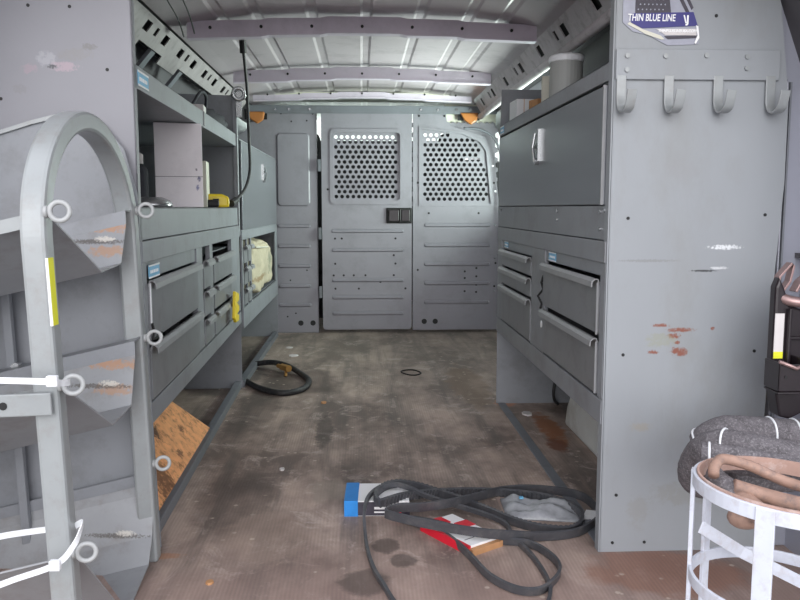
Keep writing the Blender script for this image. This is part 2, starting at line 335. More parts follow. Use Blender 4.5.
def txt(s, size, m, parent, loc, rot, name='lettering', sx=1, shear=0, extr=.0003, align='LEFT', bold=.0):
    cu = bpy.data.curves.new(name, 'FONT'); cu.body = s; cu.size = size; cu.extrude = extr; cu.align_x = align; cu.shear = shear; cu.offset = bold
    cu.materials.append(M[m]); o = bpy.data.objects.new(name, cu); C.objects.link(o); o.location = loc; o.rotation_euler = rot; o.scale = (sx, 1, 1)
    bpy.context.view_layer.update(); me = bpy.data.meshes.new_from_object(o.evaluated_get(bpy.context.evaluated_depsgraph_get()))
    q = bpy.data.objects.new(name, me); C.objects.link(q); q.location = loc; q.rotation_euler = rot; q.scale = (sx, 1, 1); q.parent = parent; bpy.data.objects.remove(o); return q
def copy_tree(o, parent=None):
    c = o.copy(); C.objects.link(c)
    if parent: c.parent = parent
    for ch in list(o.children): copy_tree(ch, c)
    return c

def discs(name, m, parent, pts, r, y0, y1, seg=10):
    for (px, pz) in pts: MB().cyl((px, y0, pz), (px, y1, pz), r, seg).build(name, m, parent)
def yzdiscs(name, m, parent, pts, r, x0, x1, seg=10):
    for (py, pz) in pts: MB().cyl((x0, py, pz), (x1, py, pz), r, seg).build(name, m, parent)
# ------------------------------------------------------------------ the setting
st = lambda o: tag(o, kind='structure')
Y0, YB, YF = .95, 4.75, 6.6
st(MB().box(-.95, .96, Y0, YF, -.04, 0).build('floor', 'floor'))
st(MB().box(-14, 14, -12, 16, -.66, -.62).build('trim_1', 'ground'))                      # parking lot below the van
# body sides: straight to 0.95 then leaning in
def side(sgn, x0, openings):
    mb = MB()
    lo, mid, hi = 0, .62, 1.0
    segs = [(1.25, 3.12), (3.12, 4.48), (4.48, 4.98), (4.98, 5.8), (5.8, YF)]
    for (a, b) in segs:
        op = (a, b) in openings
        prof = [(x0, 0), (x0, .74)] if op else [(x0, 0), (x0, 1.0)]
        mb.strip([(sgn * p[0], p[1]) for p in prof], 'y', a, b, -.02 * sgn)
        top = [(x0 - .085, 1.23), (x0 - .13, 1.33)] if op else [(x0, 1.0), (x0 - .13, 1.33)]
        mb.strip([(sgn * p[0], p[1]) for p in top], 'y', a, b, -.02 * sgn)
    return mb
st(side(-1, .92, [(4.98, 5.8)]).build('wall_left', 'body'))
st(side(1, .94, [(3.12, 4.48), (4.98, 5.8)]).build('wall_right', 'body'))
st(MB().strip([(.94, .74), (.94, 1.0), (.855, 1.23)], 'y', 3.12, 4.48, -.006).build('window_1', 'glass'))
st(MB().strip([(.94, .74), (.94, 1.0), (.855, 1.23)], 'y', 4.98, 5.8, -.006).build('window_2', 'glass'))
st(MB().strip([(-.92, .74), (-.92, 1.0), (-.835, 1.23)], 'y', 4.98, 5.8, .006).build('window_3', 'glass'))
st(MB().prism([(6.47, 1.24), (6.476, 1.24), (6.306, 1.40), (6.3, 1.40)], 'x', -.78, .8).build('window_4', 'glass'))
# roof skin with stamped lengthwise ribs
prof = []
def roofz(x): return 1.425 - .05 * (abs(x - .01) / .66) ** 3
x = -.66
pts = [-.66, -.60]
for c in (-.48, -.36, -.17, .02, .21, .38, .50):
    pts += [c - .022, c - .012, c + .012, c + .022]
pts += [.62, .68]
k = 0
for i, xx in enumerate(pts):
    z = roofz(xx)
    if 2 <= i < len(pts) - 2 and (i - 2) % 4 in (1, 2): z += .0045
    prof.append((xx, z))
st(MB().strip(prof, 'y', 1.22, 6.25, .006).build('ceiling', 'roof'))
# dark channel between the roof edge and the slotted rails
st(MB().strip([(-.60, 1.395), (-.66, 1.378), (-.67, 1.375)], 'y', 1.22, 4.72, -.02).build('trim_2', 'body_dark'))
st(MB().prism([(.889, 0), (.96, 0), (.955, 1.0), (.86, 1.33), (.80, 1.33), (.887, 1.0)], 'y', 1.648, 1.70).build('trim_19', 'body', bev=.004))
st(MB().strip([(-.912, 1.0), (-.785, 1.325)], 'y', 1.25, 4.7, .004).build('trim_20', 'body_dark'))  # dark sheet over the upper left wall, painting in its shade
st(MB().strip([(.932, 1.0), (.805, 1.325)], 'y', 1.25, 3.1, -.004).build('trim_21', 'body_dark'))  # same dark covering as painted shade, right wall above the shelf
# slotted inner rails at the roof edge: sheet with oblong slots
def rail(name, a, b, y0, y1, slots, tabs, sgn):
    mb = MB(); a = Vector(a); b = Vector(b)
    def P(t, y, o=0):
        n = Vector((-(b - a).y, (b - a).x)).normalized() * o; q = a.lerp(b, t) + n; return (q.x, y, q.y)
    ys = [y0]
    for (s, hw, t0, t1) in slots: ys += [s - hw, s + hw]
    ys.append(y1)
    def quad(ya, yb, ta, tb):
        v = [mb.b.verts.new(P(t, y, o)) for o in (0, .004) for (t, y) in ((ta, ya), (tb, ya), (tb, yb), (ta, yb))]
        for f in ((0, 1, 2, 3), (7, 6, 5, 4), (0, 4, 5, 1), (1, 5, 6, 2), (2, 6, 7, 3), (3, 7, 4, 0)): mb.b.faces.new([v[i] for i in f])
    for i in range(0, len(ys) - 1):
        if i % 2 == 0: quad(ys[i], ys[i + 1], 0, 1)
        else:
            s = slots[i // 2]; quad(ys[i], ys[i + 1], 0, s[2]); quad(ys[i], ys[i + 1], s[3], 1)
    for (ya, yb) in tabs: quad(ya, yb, 1, 1.35)
    return st(mb.build(name, 'rail' if sgn > 0 else 'rail_darker'))
def slots(y0, y1, step):
    out = []; y = y0; i = 0
    while y < y1:
        out.append((y, .030, .22, .62))
        if i % 2: out.append((y + .105, .016, .22, .55))
        y += step; i += 1
    return out
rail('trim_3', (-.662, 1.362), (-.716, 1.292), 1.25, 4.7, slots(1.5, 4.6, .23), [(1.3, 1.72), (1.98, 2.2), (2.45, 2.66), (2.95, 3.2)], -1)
st(MB().strip([(-.672, 1.372), (-.734, 1.296)], 'y', 1.25, 4.7, .002).build('trim_17', 'black'))  # black backing paints the slots dark where light would show through
st(MB().strip([(.665, 1.390), (.730, 1.292)], 'y', 1.25, 4.7, -.002).build('trim_18', 'black'))  # black backing again, painted shade for the right rail slots
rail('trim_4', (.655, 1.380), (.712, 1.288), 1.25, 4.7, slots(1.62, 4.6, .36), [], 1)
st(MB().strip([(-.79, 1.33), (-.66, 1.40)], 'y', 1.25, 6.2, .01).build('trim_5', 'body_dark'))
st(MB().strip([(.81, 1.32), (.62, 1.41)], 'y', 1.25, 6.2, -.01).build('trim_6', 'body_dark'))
st(MB().tube([(.70, 1.3, 1.285), (.70, 4.7, 1.285)], .018, 10).build('trim_7', 'rail', smooth=True))
for i in range(5):          # slanted braces under the left rail
    y = 1.55 + i * .42
    if i == 0: bm_ = MB()
    bm_.strip([(-.905, 1.03), (-.80, 1.20), (-.722, 1.292)], 'y', y, y + .05, -.012)
st(bm_.build('trim_8', 'grey_dark'))
# cross bows under the roof
def bow(name, y, zc, h):
    mb = MB(); xs = [-.60 + i * (1.22 / 48) for i in range(49)]
    for i in range(48):
        def zz(x):
            t = abs(x - .01) / .61; z = zc - .012 * t ** 2
            return z + (.010 if abs(x - .01) < .15 else .005 if abs(x - .01) < .35 else 0)
        a, b = xs[i], xs[i + 1]; za, zb = zz(a), zz(b)
        for (ya, yb, o0, o1) in ((y, y + .004, .006, h), (y - .004, y + .040, 0, .006), (y + .036, y + .040, .006, h)):
            v = [mb.b.verts.new(p) for p in ((a, ya, za + o0), (b, ya, zb + o0), (b, yb, zb + o0), (a, yb, za + o0), (a, ya, za + o1), (b, ya, zb + o1), (b, yb, zb + o1), (a, yb, za + o1))]
            for f in ((0, 3, 2, 1), (4, 5, 6, 7), (0, 1, 5, 4), (1, 2, 6, 5), (2, 3, 7, 6), (3, 0, 4, 7)): mb.b.faces.new([v[q] for q in f])
    o = st(mb.build(name, 'bow'))
    hb = MB()
    for q in range(7): xx = -.52 + q * .175; hb.cyl((xx, y - .005, zc - .012 * (abs(xx - .01) / .61) ** 2 + .034), (xx, y + .001, zc - .012 * (abs(xx - .01) / .61) ** 2 + .034), .0055, 10)
    hb.build('hole', 'black', o)
bow('trim_9', 1.86, 1.345, .062); bow('trim_10', 2.85, 1.345, .058); bow('trim_11', 3.84, 1.348, .055); bow('trim_12', 4.52, 1.352, .032)
st(MB().box(-.88, .92, 4.72, 5.0, 1.40, 1.42).build('trim_13', 'cream'))

# ------------------------------------------------------------------ partition behind the cab
def rounded(x0, x1, z0, z1, r, n=5):
    out = []
    for cx, cz, a in ((x1 - r, z1 - r, 0), (x0 + r, z1 - r, 90), (x0 + r, z0 + r, 180), (x1 - r, z0 + r, 270)):
        for k in range(n + 1): t = math.radians(a + 90 * k / n); out.append((cx + r * math.cos(t), cz + r * math.sin(t)))
    return out
def bead(mb, x0, x1, z, y, h=.024, d=.008):
    a = rounded(x0, x1, z - h / 2, z + h / 2, h / 2 - .001); b = rounded(x0 + .006, x1 - .006, z - h / 2 + .006, z + h / 2 - .006, h / 2 - .007)
    A = [mb.b.verts.new((p[0], y, p[1])) for p in a]; B = [mb.b.verts.new((p[0], y - d, p[1])) for p in b]; n = len(A)
    mb.b.faces.new(B)
    for i in range(n): mb.b.faces.new((A[i], A[(i + 1) % n], B[(i + 1) % n], B[i]))
def perforated(x0, x1, z0, z1, y, inside, pitch=.0335, r=.0112):
    mb = MB(); rowh = pitch * .866; rows = int((z1 - z0) / rowh) + 2; cols = int((x1 - x0) / pitch) + 2
    for j in range(rows):
        for i in range(cols):
            cx = x0 + i * pitch + (pitch / 2 if j % 2 else 0); cz = z1 - j * rowh
            if cx > x1 + pitch * .3 or cz < z0 - rowh * .3: continue
            hexp = []
            for k in range(6):
                t0 = math.radians(30 + 60 * k); t1 = math.radians(90 + 60 * k); R = pitch / 2 / math.cos(math.radians(30))
                p0 = (cx + R * math.cos(t0), cz + R * math.sin(t0)); p1 = (cx + R * math.cos(t1), cz + R * math.sin(t1))
                hexp += [p0, ((p0[0] + p1[0]) / 2, (p0[1] + p1[1]) / 2)]
            if inside(cx, cz):
                O = [mb.b.verts.new((p[0], y, p[1])) for p in hexp]
                I = [mb.b.verts.new((cx + r * math.cos(math.radians(30 + 30 * k)), y, cz + r * math.sin(math.radians(30 + 30 * k)))) for k in range(12)]
                J = [mb.b.verts.new((v.co.x, y + .003, v.co.z)) for v in I]
                for k in range(12):
                    mb.b.faces.new((O[k], O[(k + 1) % 12], I[(k + 1) % 12], I[k])); mb.b.faces.new((I[k], I[(k + 1) % 12], J[(k + 1) % 12], J[k]))
            else: mb.b.faces.new([mb.b.verts.new((p[0], y, p[1])) for p in hexp])
    return mb
def plate_with_hole(mb, outer, hole, y0, y1):       # outer & hole polygons in xz (same orientation): triangulated ring via bmesh fill
    b = mb.b
    for y in (y0, y1):
        es = []
        for poly in (outer, hole):
            vs_ = [b.verts.new((p[0], y, p[1])) for p in poly]
            es += [b.edges.new((vs_[i], vs_[(i + 1) % len(vs_)])) for i in range(len(vs_))]
        bmesh.ops.triangle_fill(b, use_beauty=True, edges=es)
    for poly in (outer, hole):
        A = [b.verts.new((p[0], y0, p[1])) for p in poly]; B = [b.verts.new((p[0], y1, p[1])) for p in poly]; n = len(poly)
        for i in range(n): b.faces.new((A[i], A[(i + 1) % n], B[(i + 1) % n], B[i]))

bh = thing('wall_front', None, None, (0, 0, 0), kind='structure')
# left fixed panel
MB().prism([(-.90, 0), (-.262, 0), (-.262, 1.33), (-.60, 1.33), (-.68, 1.20), (-.9, 1.1)], 'y', YB, YB + .02).build('partition_panel', 'bulkhead', bh, bev=.004)
mb = MB()
a_ = rounded(-.50, -.305, .76, 1.19, .025); b_ = rounded(-.492, -.313, .768, 1.182, .018)
A_v = [mb.b.verts.new((p[0], YB, p[1])) for p in a_]; B_v = [mb.b.verts.new((p[0], YB - .007, p[1])) for p in b_]
mb.b.faces.new(B_v)
for i in range(len(A_v)): mb.b.faces.new((A_v[i], A_v[(i + 1) % len(A_v)], B_v[(i + 1) % len(A_v)], B_v[i]))
for z in (.644, .525, .406, .285, .171): bead(mb, -.50, -.305, z, YB)
mb.build('pressed_bead', 'bulkhead', bh, smooth=False)
mb = MB()
for px in (-.371, -.298): mb.cyl((px, YB - .002, .06), (px, YB + .001, .06), .016, 18)
for (px, pz) in ((-.41, 1.255), (-.32, 1.26), (-.47, 1.30), (-.285, 1.30), (-.43, .32), (-.40, .12), (-.33, .38), (-.45, .10)): mb.cyl((px, YB - .002, pz), (px, YB + .001, pz), .005, 8)
mb.build('hole', 'black', bh)
# right fixed panel with cut away top corner
RP = [(.305, .015), (.829, .015), (.826, .5), (.818, .8), (.79, 1.08), (.753, 1.165), (.53, 1.232), (.505, 1.26), (.498, 1.33), (.305, 1.33)]
rhole = [(.352, .775), (.772, .775), (.74, 1.085), (.70, 1.14), (.60, 1.185), (.352, 1.215)]
mb = MB(); plate_with_hole(mb, RP, rhole, YB - .01, YB + .01); mb.build('partition_panel', 'bulkhead', bh, bev=.003)
mb = MB()
for z in (.649, .529, .415, .300, .184): bead(mb, .373, .772, z, YB - .01)
mb.build('pressed_bead', 'bulkhead', bh)
def inR(x, z): return x > .372 and z > .79 and z < 1.185 and (x < .52 or z < 1.165) and x < .755 - max(0, z - .95) * .38
perforated(.3115, .80, .74, 1.239, YB + .004, inR).build('perforated_screen', 'bulkhead', bh)
ro = [(.340, .762), (.786, .762), (.752, 1.09), (.71, 1.152), (.604, 1.198), (.340, 1.228)]
mb = MB(); plate_with_hole(mb, ro, rhole, YB - .017, YB - .009); mb.build('screen_rim', 'bulkhead', bh, bev=.003)
mb = MB()
for px in (.375, .442): mb.cyl((px, YB - .013, .067), (px, YB - .009, .067), .016, 18)
for (px, pz) in ((.62, .37), (.62, .33), (.69, .34), (.69, .29), (.69, .245), (.62, .25), (.69, .39), (.40, .72), (.70, .72), (.335, .38), (.335, .90), (.80, .28), (.806, .42), (.79, .9), (.34, 1.29), (.49, 1.29)): mb.cyl((px, YB - .013, pz), (px, YB - .009, pz), .0065, 8)
mb.build('hole', 'black', bh)
# header strip across the top
MB().box(-.66, .80, YB - .03, YB - .008, 1.30, 1.345).build('header_rail', 'grey_dark', bh, bev=.003)
discs('bolt', 'chrome', bh, [(px, 1.322) for px in (-.5, -.42, -.30, .35, .45, .56, .64, .70)], .007, YB - .034, YB - .028)
mb = MB()
for pz in (.25, .45, .65, .85, 1.0): mb.cyl((.8 if pz < .9 else .782, YB - .014, pz), (.8 if pz < .9 else .782, YB - .009, pz), .006, 8)
mb.build('rivet', 'chrome', bh)

# centre door
dr = thing('door_1', None, None, (0, 0, 0), kind='structure')
yd = YB - .022
mb = MB(); plate_with_hole(mb, rounded(-.236, .298, .022, 1.318, .02), rounded(-.165, .228, .795, 1.19, .02), yd, yd + .02); mb.build('door_slab', 'bulkhead', dr, bev=.004)
mb = MB(); plate_with_hole(mb, rounded(-.186, .248, .772, 1.212, .03), rounded(-.165, .228, .795, 1.19, .02), yd - .008, yd + .001); mb.build('screen_rim', 'bulkhead', dr, bev=.004)
perforated(-.1835, .262, .78, 1.224, yd + .012, lambda x, z: -.155 < x < .212 and .81 < z < 1.18).build('perforated_screen', 'bulkhead', dr)
mb = MB()
for z in (.614, .501, .320, .217, .120): bead(mb, -.18, .25, z, yd, .022, .008)
mb.build('pressed_bead', 'bulkhead', dr)
discs('hole', 'black', dr, ((-.16, .57), (-.12, .57), (.20, .57), (-.16, .42), (-.11, .35), (.20, .42), (-.17, .35), (.19, .35), (-.02, .27), (-.16, .27), (.19, .47), (-.05, .35), (.02, .35), (.26, .27), (.11, .31), (-.2, .86)), .0065, yd - .003, yd + .001, 8)
hd = MB().box(.145, .298, yd - .014, yd + .002, .660, .752).build('door_handle', 'black', dr, bev=.006)
MB().box(.16, .22, yd - .026, yd - .013, .672, .74).box(.235, .285, yd - .022, yd - .013, .672, .74).box(.225, .232, yd - .03, yd - .012, .665, .747).build('latch_paddle', 'plasticdark', hd, bev=.004)
mb = MB()
for zz in (.25, .6, 1.0): mb.box(-.258, -.24, yd - .012, yd + .004, zz - .035, zz + .035)
mb.build('hinge', 'grey_dark', dr, bev=.002)

# things in the cab seen through the perforated screens
def seat(x, label):
    t = thing('car_seat', label, 'seat', (x, 5.35, 0), 0, 'cab seats')
    MB().prism([(-.02, .30), (.10, .30), (.02, 1.08), (-.08, 1.05)], 'x', -.27, .27).build('backrest', 'seat', t, bev=.03)
    MB().box(-.25, .25, 0, .5, .22, .36).build('seat_cushion', 'seat', t, bev=.04)
    MB().box(-.15, .15, -.10, 0, 1.09, 1.24).build('headrest', 'seat', t, bev=.04)
    MB().box(-.2, .2, .05, .45, 0, .22).build('seat_base', 'black', t)
seat(-.42, 'dark driver seat in the cab, left of the partition door screen')
seat(.66, 'dark passenger seat in the cab behind the right perforated screen')
t = thing('dashboard', 'dark dashboard raised to block windshield light beyond the partition door screen', 'dashboard', (0, 6.2, 0))
MB().prism([(-.20, .45), (.24, .45), (.24, 1.28), (.10, 1.275), (-.12, 1.05)], 'x', -.78, .8).build('dashboard_body', 'seat', t, bev=.02)  # built taller than a real dash, shuts out light behind the screen holes
MB().box(-.78, .8, .245, .30, 0, .98).build('firewall', 'seat', t)
# marker lamps and cream trim up in the front corners
for (lx, lab) in ((.635, 'amber marker lamp in the front right roof corner above the partition'), (-.615, 'amber marker lamp in the front left roof corner beside the black cable')):
    t = thing('marker_lamp', lab, 'lamp', (lx, YB - .01, 1.295), 0, 'amber lamps in the front roof corners')
    MB().prism([(-.055, .012), (.055, .012), (.045, -.035), (.01, -.058), (-.03, -.03)], 'y', -.03, .0).build('lens', 'orange', t, bev=.008)
    MB().box(-.065, .065, .0, .012, -.03, .028).build('lamp_base', 'black', t)
st(MB().prism([(.50, 1.235), (.80, 1.15), (.80, 1.36), (.50, 1.36)], 'y', YB + .015, YB + .05).build('trim_14', 'cream'))
st(MB().tube(smooth_path([(.60, 4.70, 1.215), (.70, 4.68, 1.205), (.79, 4.66, 1.13), (.83, 4.66, .9), (.84, 4.66, .2), (.84, 4.66, 0.0)], 6), .007, 8).build('trim_15', 'grey_dark', smooth=True))

# ------------------------------------------------------------------ shelving helpers (local x: 0 at the aisle face, s*x goes outward to the wall)
def lipped(name, s, y0, y1, z0, z1, parent, lab=None, front=.004, m='drawer', open_=0.0):
    """drawer with a box, a front plate and a folded full-width pull"""
    d = MB()
    a, b = sorted((-s * (front + open_), s * .004 - s * open_)); d.box(a, b, y0, y1, z0, z1 - .004)
    a, b = sorted((s * .004, s * .30)); d.box(a, b, y0 + .008, y1 - .008, z0 + .006, z0 + .010)
    for yy in (y0 + .008, y1 - .011): d.box(a, b, yy, yy + .003, z0 + .006, z1 - .03)
    o = d.build(name, m, parent, bev=.0015)
    h = MB(); pr = [(-s * .003, z1 - .010), (-s * .006, z1 + .002), (-s * .011, z1 + .002), (-s * .017, z1 - .003), (-s * .018, z1 - .014)]
    if s > 0: pr = [(p[0], p[1]) for p in pr]
    h.strip(pr, 'y', y0, y1, -.0025 * s)
    ho = h.build('drawer_pull', 'lip', o); ho['label'] = 'paler folded drawer pull'
    return o
def latch(parent, x, y, z0, z1, s):
    m = MB(); xa = -s * .004
    m.box(*sorted((x, x - s * .008)), y - .026, y - .018, z0 + .012, z1)
    m.cyl((x, y, z0 + .012), (x - s * .012, y, z0 + .012), .010, 14); m.box(*sorted((x, x - s * .004)), y + .010, y + .018, z0 + .03, z1 - .035)
    m.cyl((x, y + .012, z0 + .055), (x - s * .010, y + .012, z0 + .055), .006, 12)
    m.tube([(x - s * .012, y - .006, z1 - .012), (x - s * .018, y - .004, (z0 + z1) / 2), (x - s * .012, y, z0 + .012)], .004, 8)
    return m.build('latch', 'chrome', parent, smooth=False)
def sticker(parent, s, x, y0, y1, z0, z1):
    o = MB().box(*sorted((x, x - s * .001)), y0, y1, z0, z1).build('maker_label', 'skyblue', parent)
    m = MB(); h = z1 - z0; xx = x - s * .0008
    m.box(*sorted((xx, xx - s * .001)), y0, y1, z1 - h * .12, z1).box(*sorted((xx, xx - s * .001)), y0, y1, z0, z0 + h * .12)
    n = 5
    for i in range(n): yy = y0 + (y1 - y0) * (.12 + .155 * i); m.box(*sorted((xx, xx - s * .001)), yy, yy + (y1 - y0) * .10, z0 + h * .36, z0 + h * .60)
    m.build('label_print', 'whiteprint', o)
    o['label'] = 'small blue and white sticker'

# ------------------------------------------------------------------ left shelving, rear unit
A = thing('shelf_unit', 'long grey steel shelf and drawer unit on the left, nearest the open doors', 'shelving', (-.464, 1.68, 0), .025)
pan = [(0, 0), (0, 1.27), (-.27, 1.27), (-.36, 1.12), (-.42, .9), (-.43, 0)]
MB().prism(pan, 'y', 0, .003).box(-.003, .0, 0, .022, 0, 1.27).build('end_panel', 'grey_panel_left', A)
discs('screw_hole', 'black', A, ((-.202, 1.154), (-.121, 1.153), (-.052, 1.03), (-.265, .97), (-.03, .60), (-.02, .25)), .0035, -.0008, .0005, 10)
LA = 1.60
MB().prism([(0, 0), (0, 1.03), (-.012, 1.03), (-.012, 1.20), (-.04, 1.20), (-.40, 1.21), (-.42, .9), (-.43, 0)], 'y', LA - .003, LA).build('end_panel', 'grey', A)
# top tray with fascia, worktop with apron
MB().box(-.40, 0, .004, LA - .004, .997, 1.002).box(-.004, 0, .004, LA - .004, 1.0, 1.045).box(-.012, 0, .004, LA - .004, 1.042, 1.045).build('top_shelf', 'grey', A, bev=.001)
MB().box(-.41, 0, .004, LA - .004, .747, .752).box(-.005, .0, .004, LA - .004, .682, .752).build('work_shelf', 'grey', A, bev=.0015)
MB().box(-.42, -.416, .004, LA - .004, .02, 1.0).build('back_panel', 'grey_dark', A)
fr = MB()
fr.box(-.012, .004, .004, LA - .004, .634, .680)      # top band
fr.box(-.008, -.004, .03, .66, .596, .634)
for (a, b) in ((.004, .045), (.635, .73), (.865, .92), (1.36, LA - .004)): fr.box(-.014, .001, a, b, .33, .634)
fr.box(-.016, .003, .004, LA - .004, .278, .325)
fr.build('front_frame', 'grey', A, bev=.0015)
MB().box(-.03, -.004, .003, LA, 0, .03).build('toe_strip', 'grey_dark', A, bev=.002)
MB().box(-.40, -.02, .03, LA - .01, .325, .33).box(-.4, -.02, .03, LA - .01, .60, .604).build('drawer_housing', 'grey_dark', A)
lipped('drawer', -1, .05, .63, .462, .590, A); lipped('drawer', -1, .05, .63, .330, .448, A)
for (z0, z1) in ((.505, .588), (.420, .494), (.332, .408)):
    lipped('drawer', -1, .735, .860, z0, z1, A); lipped('drawer', -1, .925, 1.355, z0, z1, A)
mb = MB(); mb.box(.004, .006, .052, .060, .50, .588).build('edge_guard', 'white', A)
MB().tube([(.006, .055, .50), (.009, .06, .48), (.006, .055, .465), (.009, .10, .462), (.009, .13, .468)], .003, 6).build('drawer_catch', 'black', A)
sticker(A, -1, .0045, .045, .145, .598, .627); sticker(A, -1, .0005, .03, .12, 1.004, 1.036)
MB().box(-.003, .004, .815, .835, 1.002, 1.044).build('shelf_clip', 'lip', A)
# upright post between the two left units
MB().box(-.012, .006, LA - .03, LA, .64, 1.22).build('upright', 'grey', A, bev=.002)

# left shelving, front unit
B = thing('shelf_unit', 'grey steel cabinet unit on the left, next to the partition', 'shelving', (-.495, 3.29, 0))
LB = 1.34
MB().prism([(0, 0), (0, 1.03), (-.38, 1.03), (-.40, 0)], 'y', LB - .003, LB).build('end_panel', 'grey', B)
MB().box(-.40, -.003, 0, LB, .997, 1.0).box(-.4, 0, 0, LB, 1.025, 1.03).box(-.39, 0, .0, LB - .004, .655, .66).build('cabinet_shell', 'grey', B, bev=.001)
dB = MB().box(-.004, .004, .02, LB - .02, .66, 1.022).build('cabinet_door', 'door_grey', B, bev=.002)
latch(dB, .004, .72, .875, .965, -1)
fr = MB().box(-.008, .002, 0, LB, .618, .655).box(-.008, .002, 0, LB, .25, .335)
for (a, b) in ((0, .03), (.135, .155), (.25, .275), (1.26, LB)): fr.box(-.008, .001, a, b, .335, .618)
fr.build('front_frame', 'grey', B, bev=.0015)
MB().box(-.38, -.38 + .004, 0, LB, 0, .65).box(-.38, -.01, 0, LB, .336, .34).build('compartment', 'grey_dark', B)
for (z0, z1) in ((.520, .600), (.430, .510), (.345, .42)):
    lipped('drawer', -1, .032, .133, z0, z1 - .01, B); lipped('drawer', -1, .157, .248, z0, z1 - .01, B)
MB().box(-.03, -.002, 0, LB, 0, .028).build('toe_strip', 'grey_dark', B)

# ------------------------------------------------------------------ right shelving
R = thing('shelf_unit', 'grey steel cabinet and drawer unit along the right wall', 'shelving', (.515, 1.64, 0))
LR = 1.33
pr = [(0.002, 0), (0.002, 1.30), (.27, 1.30), (.335, 1.20), (.346, 1.16), (.371, .97), (.372, .80), (.362, .62), (.356, .3), (.350, 0)]
MB().prism(pr, 'y', -.004, -.001).box(-.001, .003, -.004, .022, 0, 1.30).build('end_panel', 'grey_panel_right', R)
discs('screw_hole', 'black', R, ((.041, .729), (.334, .736), (.040, .439), (.326, .445), (.035, .129), (.101, .021), (.03, .021), (.21, 1.14)), .0035, -.0052, -.003, 10)
MB().prism([(0, 0), (0, 1.0), (.004, 1.185), (.35, 1.185), (.38, .9), (.38, 0)], 'y', LR - .004, LR).build('end_panel', 'grey', R)
MB().box(0, .37, 0, LR - .005, 1.012, 1.016).box(0, .004, 0, LR - .005, 1.012, 1.052).box(0, .014, 0, LR - .005, 1.049, 1.052).build('top_shelf', 'grey', R, bev=.001)
MB().box(.376, .380, 0, LR, .02, 1.01).build('back_panel', 'grey_dark', R)
dR = MB().box(-.003, .004, .03, LR - .01, .757, 1.006).build('cabinet_door', 'door_grey', R, bev=.002)
MB().box(-.008, -.002, .03, .036, .757, 1.006).build('door_edge', 'lip', dR)
latch(dR, -.003, .66, .872, .975, 1)
MB().box(.005, .37, .003, LR - .005, .750, .754).box(.0, .004, .003, LR - .005, .682, .755).build('work_shelf', 'grey', R, bev=.0015)
yzdiscs('bolt', 'chrome', R, ((.05, .742), (.05, .705), (.43, .742), (.43, .72), (1.27, .742), (.02, .745)), .0045, .001, -.004)
fr = MB().box(-.004, .008, .003, LR - .003, .634, .680)
fr.box(.002, .008, .003, LR - .003, .604, .634)
for (a, b) in ((.003, .035), (.555, .725), (1.235, LR - .003)): fr.box(-.002, .010, a, b, .34, .634)
fr.box(-.003, .012, .003, LR - .003, .285, .338)
fr.build('front_frame', 'grey', R, bev=.0015)
lipped('drawer', 1, .040, .550, .478, .594, R); lipped('drawer', 1, .040, .550, .345, .464, R)
for (z0, z1) in ((.545, .598), (.480, .535), (.345, .470)): lipped('drawer', 1, .73, 1.228, z0, z1, R)
mb = MB()
for z1 in (.594, .464): mb.box(-.008, -.004, .0385, .042, z1 - .118, z1 - .004)
o = mb.build('drawer_edge', 'lip', R); o['label'] = 'pale drawer edge'
sticker(R, 1, .0015, .44, .52, .607, .631); sticker(R, 1, .0015, 1.13, 1.2, .61, .632); sticker(R, 1, -.0005, 1.24, 1.31, 1.018, 1.046)
MB().tube([(.0, .575, .56), (-.006, .575, .54), (.0, .578, .52), (-.012, .59, .50), (-.004, .575, .48), (-.008, .575, .465)], .0035, 6).build('drawer_catch', 'black', R)
MB().cyl((-.001, .58, .42), (-.004, .58, .42), .01, 12).build('rivet', 'white', R)
MB().box(.005, .035, 0, LR, 0, .003).build('toe_strip', 'grey_dark', R, bev=.002)
# coat hook strip on the end panel
H = thing('hook_rack', 'grey steel strip with four bent hooks on the right end panel', 'hook rack', (.515, 1.634, 0))
MB().box(.004, .346, -.005, -.001, 1.011, 1.072).build('mounting_strip', 'grey_panel_right', H, bev=.0015)
for hx in (.006, .105, .208, .318):
    path = [(hx + .010, -.004, 1.02), (hx + .010, -.005, .975), (hx + .011, -.008, .955), (hx + .013, -.022, .944), (hx + .015, -.040, .950), (hx + .016, -.048, .965), (hx + .017, -.052, .985)]
    sm = smooth_path(path, 6)
    m = MB().ribbon(sm, .020, .004, up=lambda i: Vector((1, 0, 0)))
    o = m.build('hook', 'hoop', H, bev=.0012)
discs('screw', 'hoop', H, ((.026, 1.058), (.105, 1.058), (.19, 1.06), (.275, 1.058), (.026, 1.03), (.275, 1.035)), .005, -.004, -.009, 10)
# torn sticker
S = thing('bumper_sticker', 'torn blue and grey sticker reading THIN BLUE LINE high on the right panel', 'sticker', (0, 1.6345, 0))
def flat(pts, y, name, m): return MB().prism(pts, 'y', y - .0006, y).build(name, m, S)
flat([(.531, 1.20), (.531, 1.125), (.552, 1.107), (.585, 1.100), (.625, 1.080), (.675, 1.082), (.690, 1.084), (.688, 1.11), (.676, 1.15), (.64, 1.20)], 0, 'sticker_base', 'stickgrey')
flat([(.556, 1.20), (.556, 1.142), (.63, 1.144), (.622, 1.20)], -.0008, 'flag_field', 'char')
flat([(.63, 1.20), (.638, 1.20), (.668, 1.146), (.66, 1.146)], -.0008, 'flag_stripe', 'char')
flat([(.645, 1.20), (.652, 1.20), (.676, 1.155), (.672, 1.15)], -.0008, 'flag_stripe', 'char')
flat([(.548, 1.142), (.676, 1.146), (.686, 1.119), (.572, 1.113), (.548, 1.124)], -.0016, 'blue_band', 'navy')
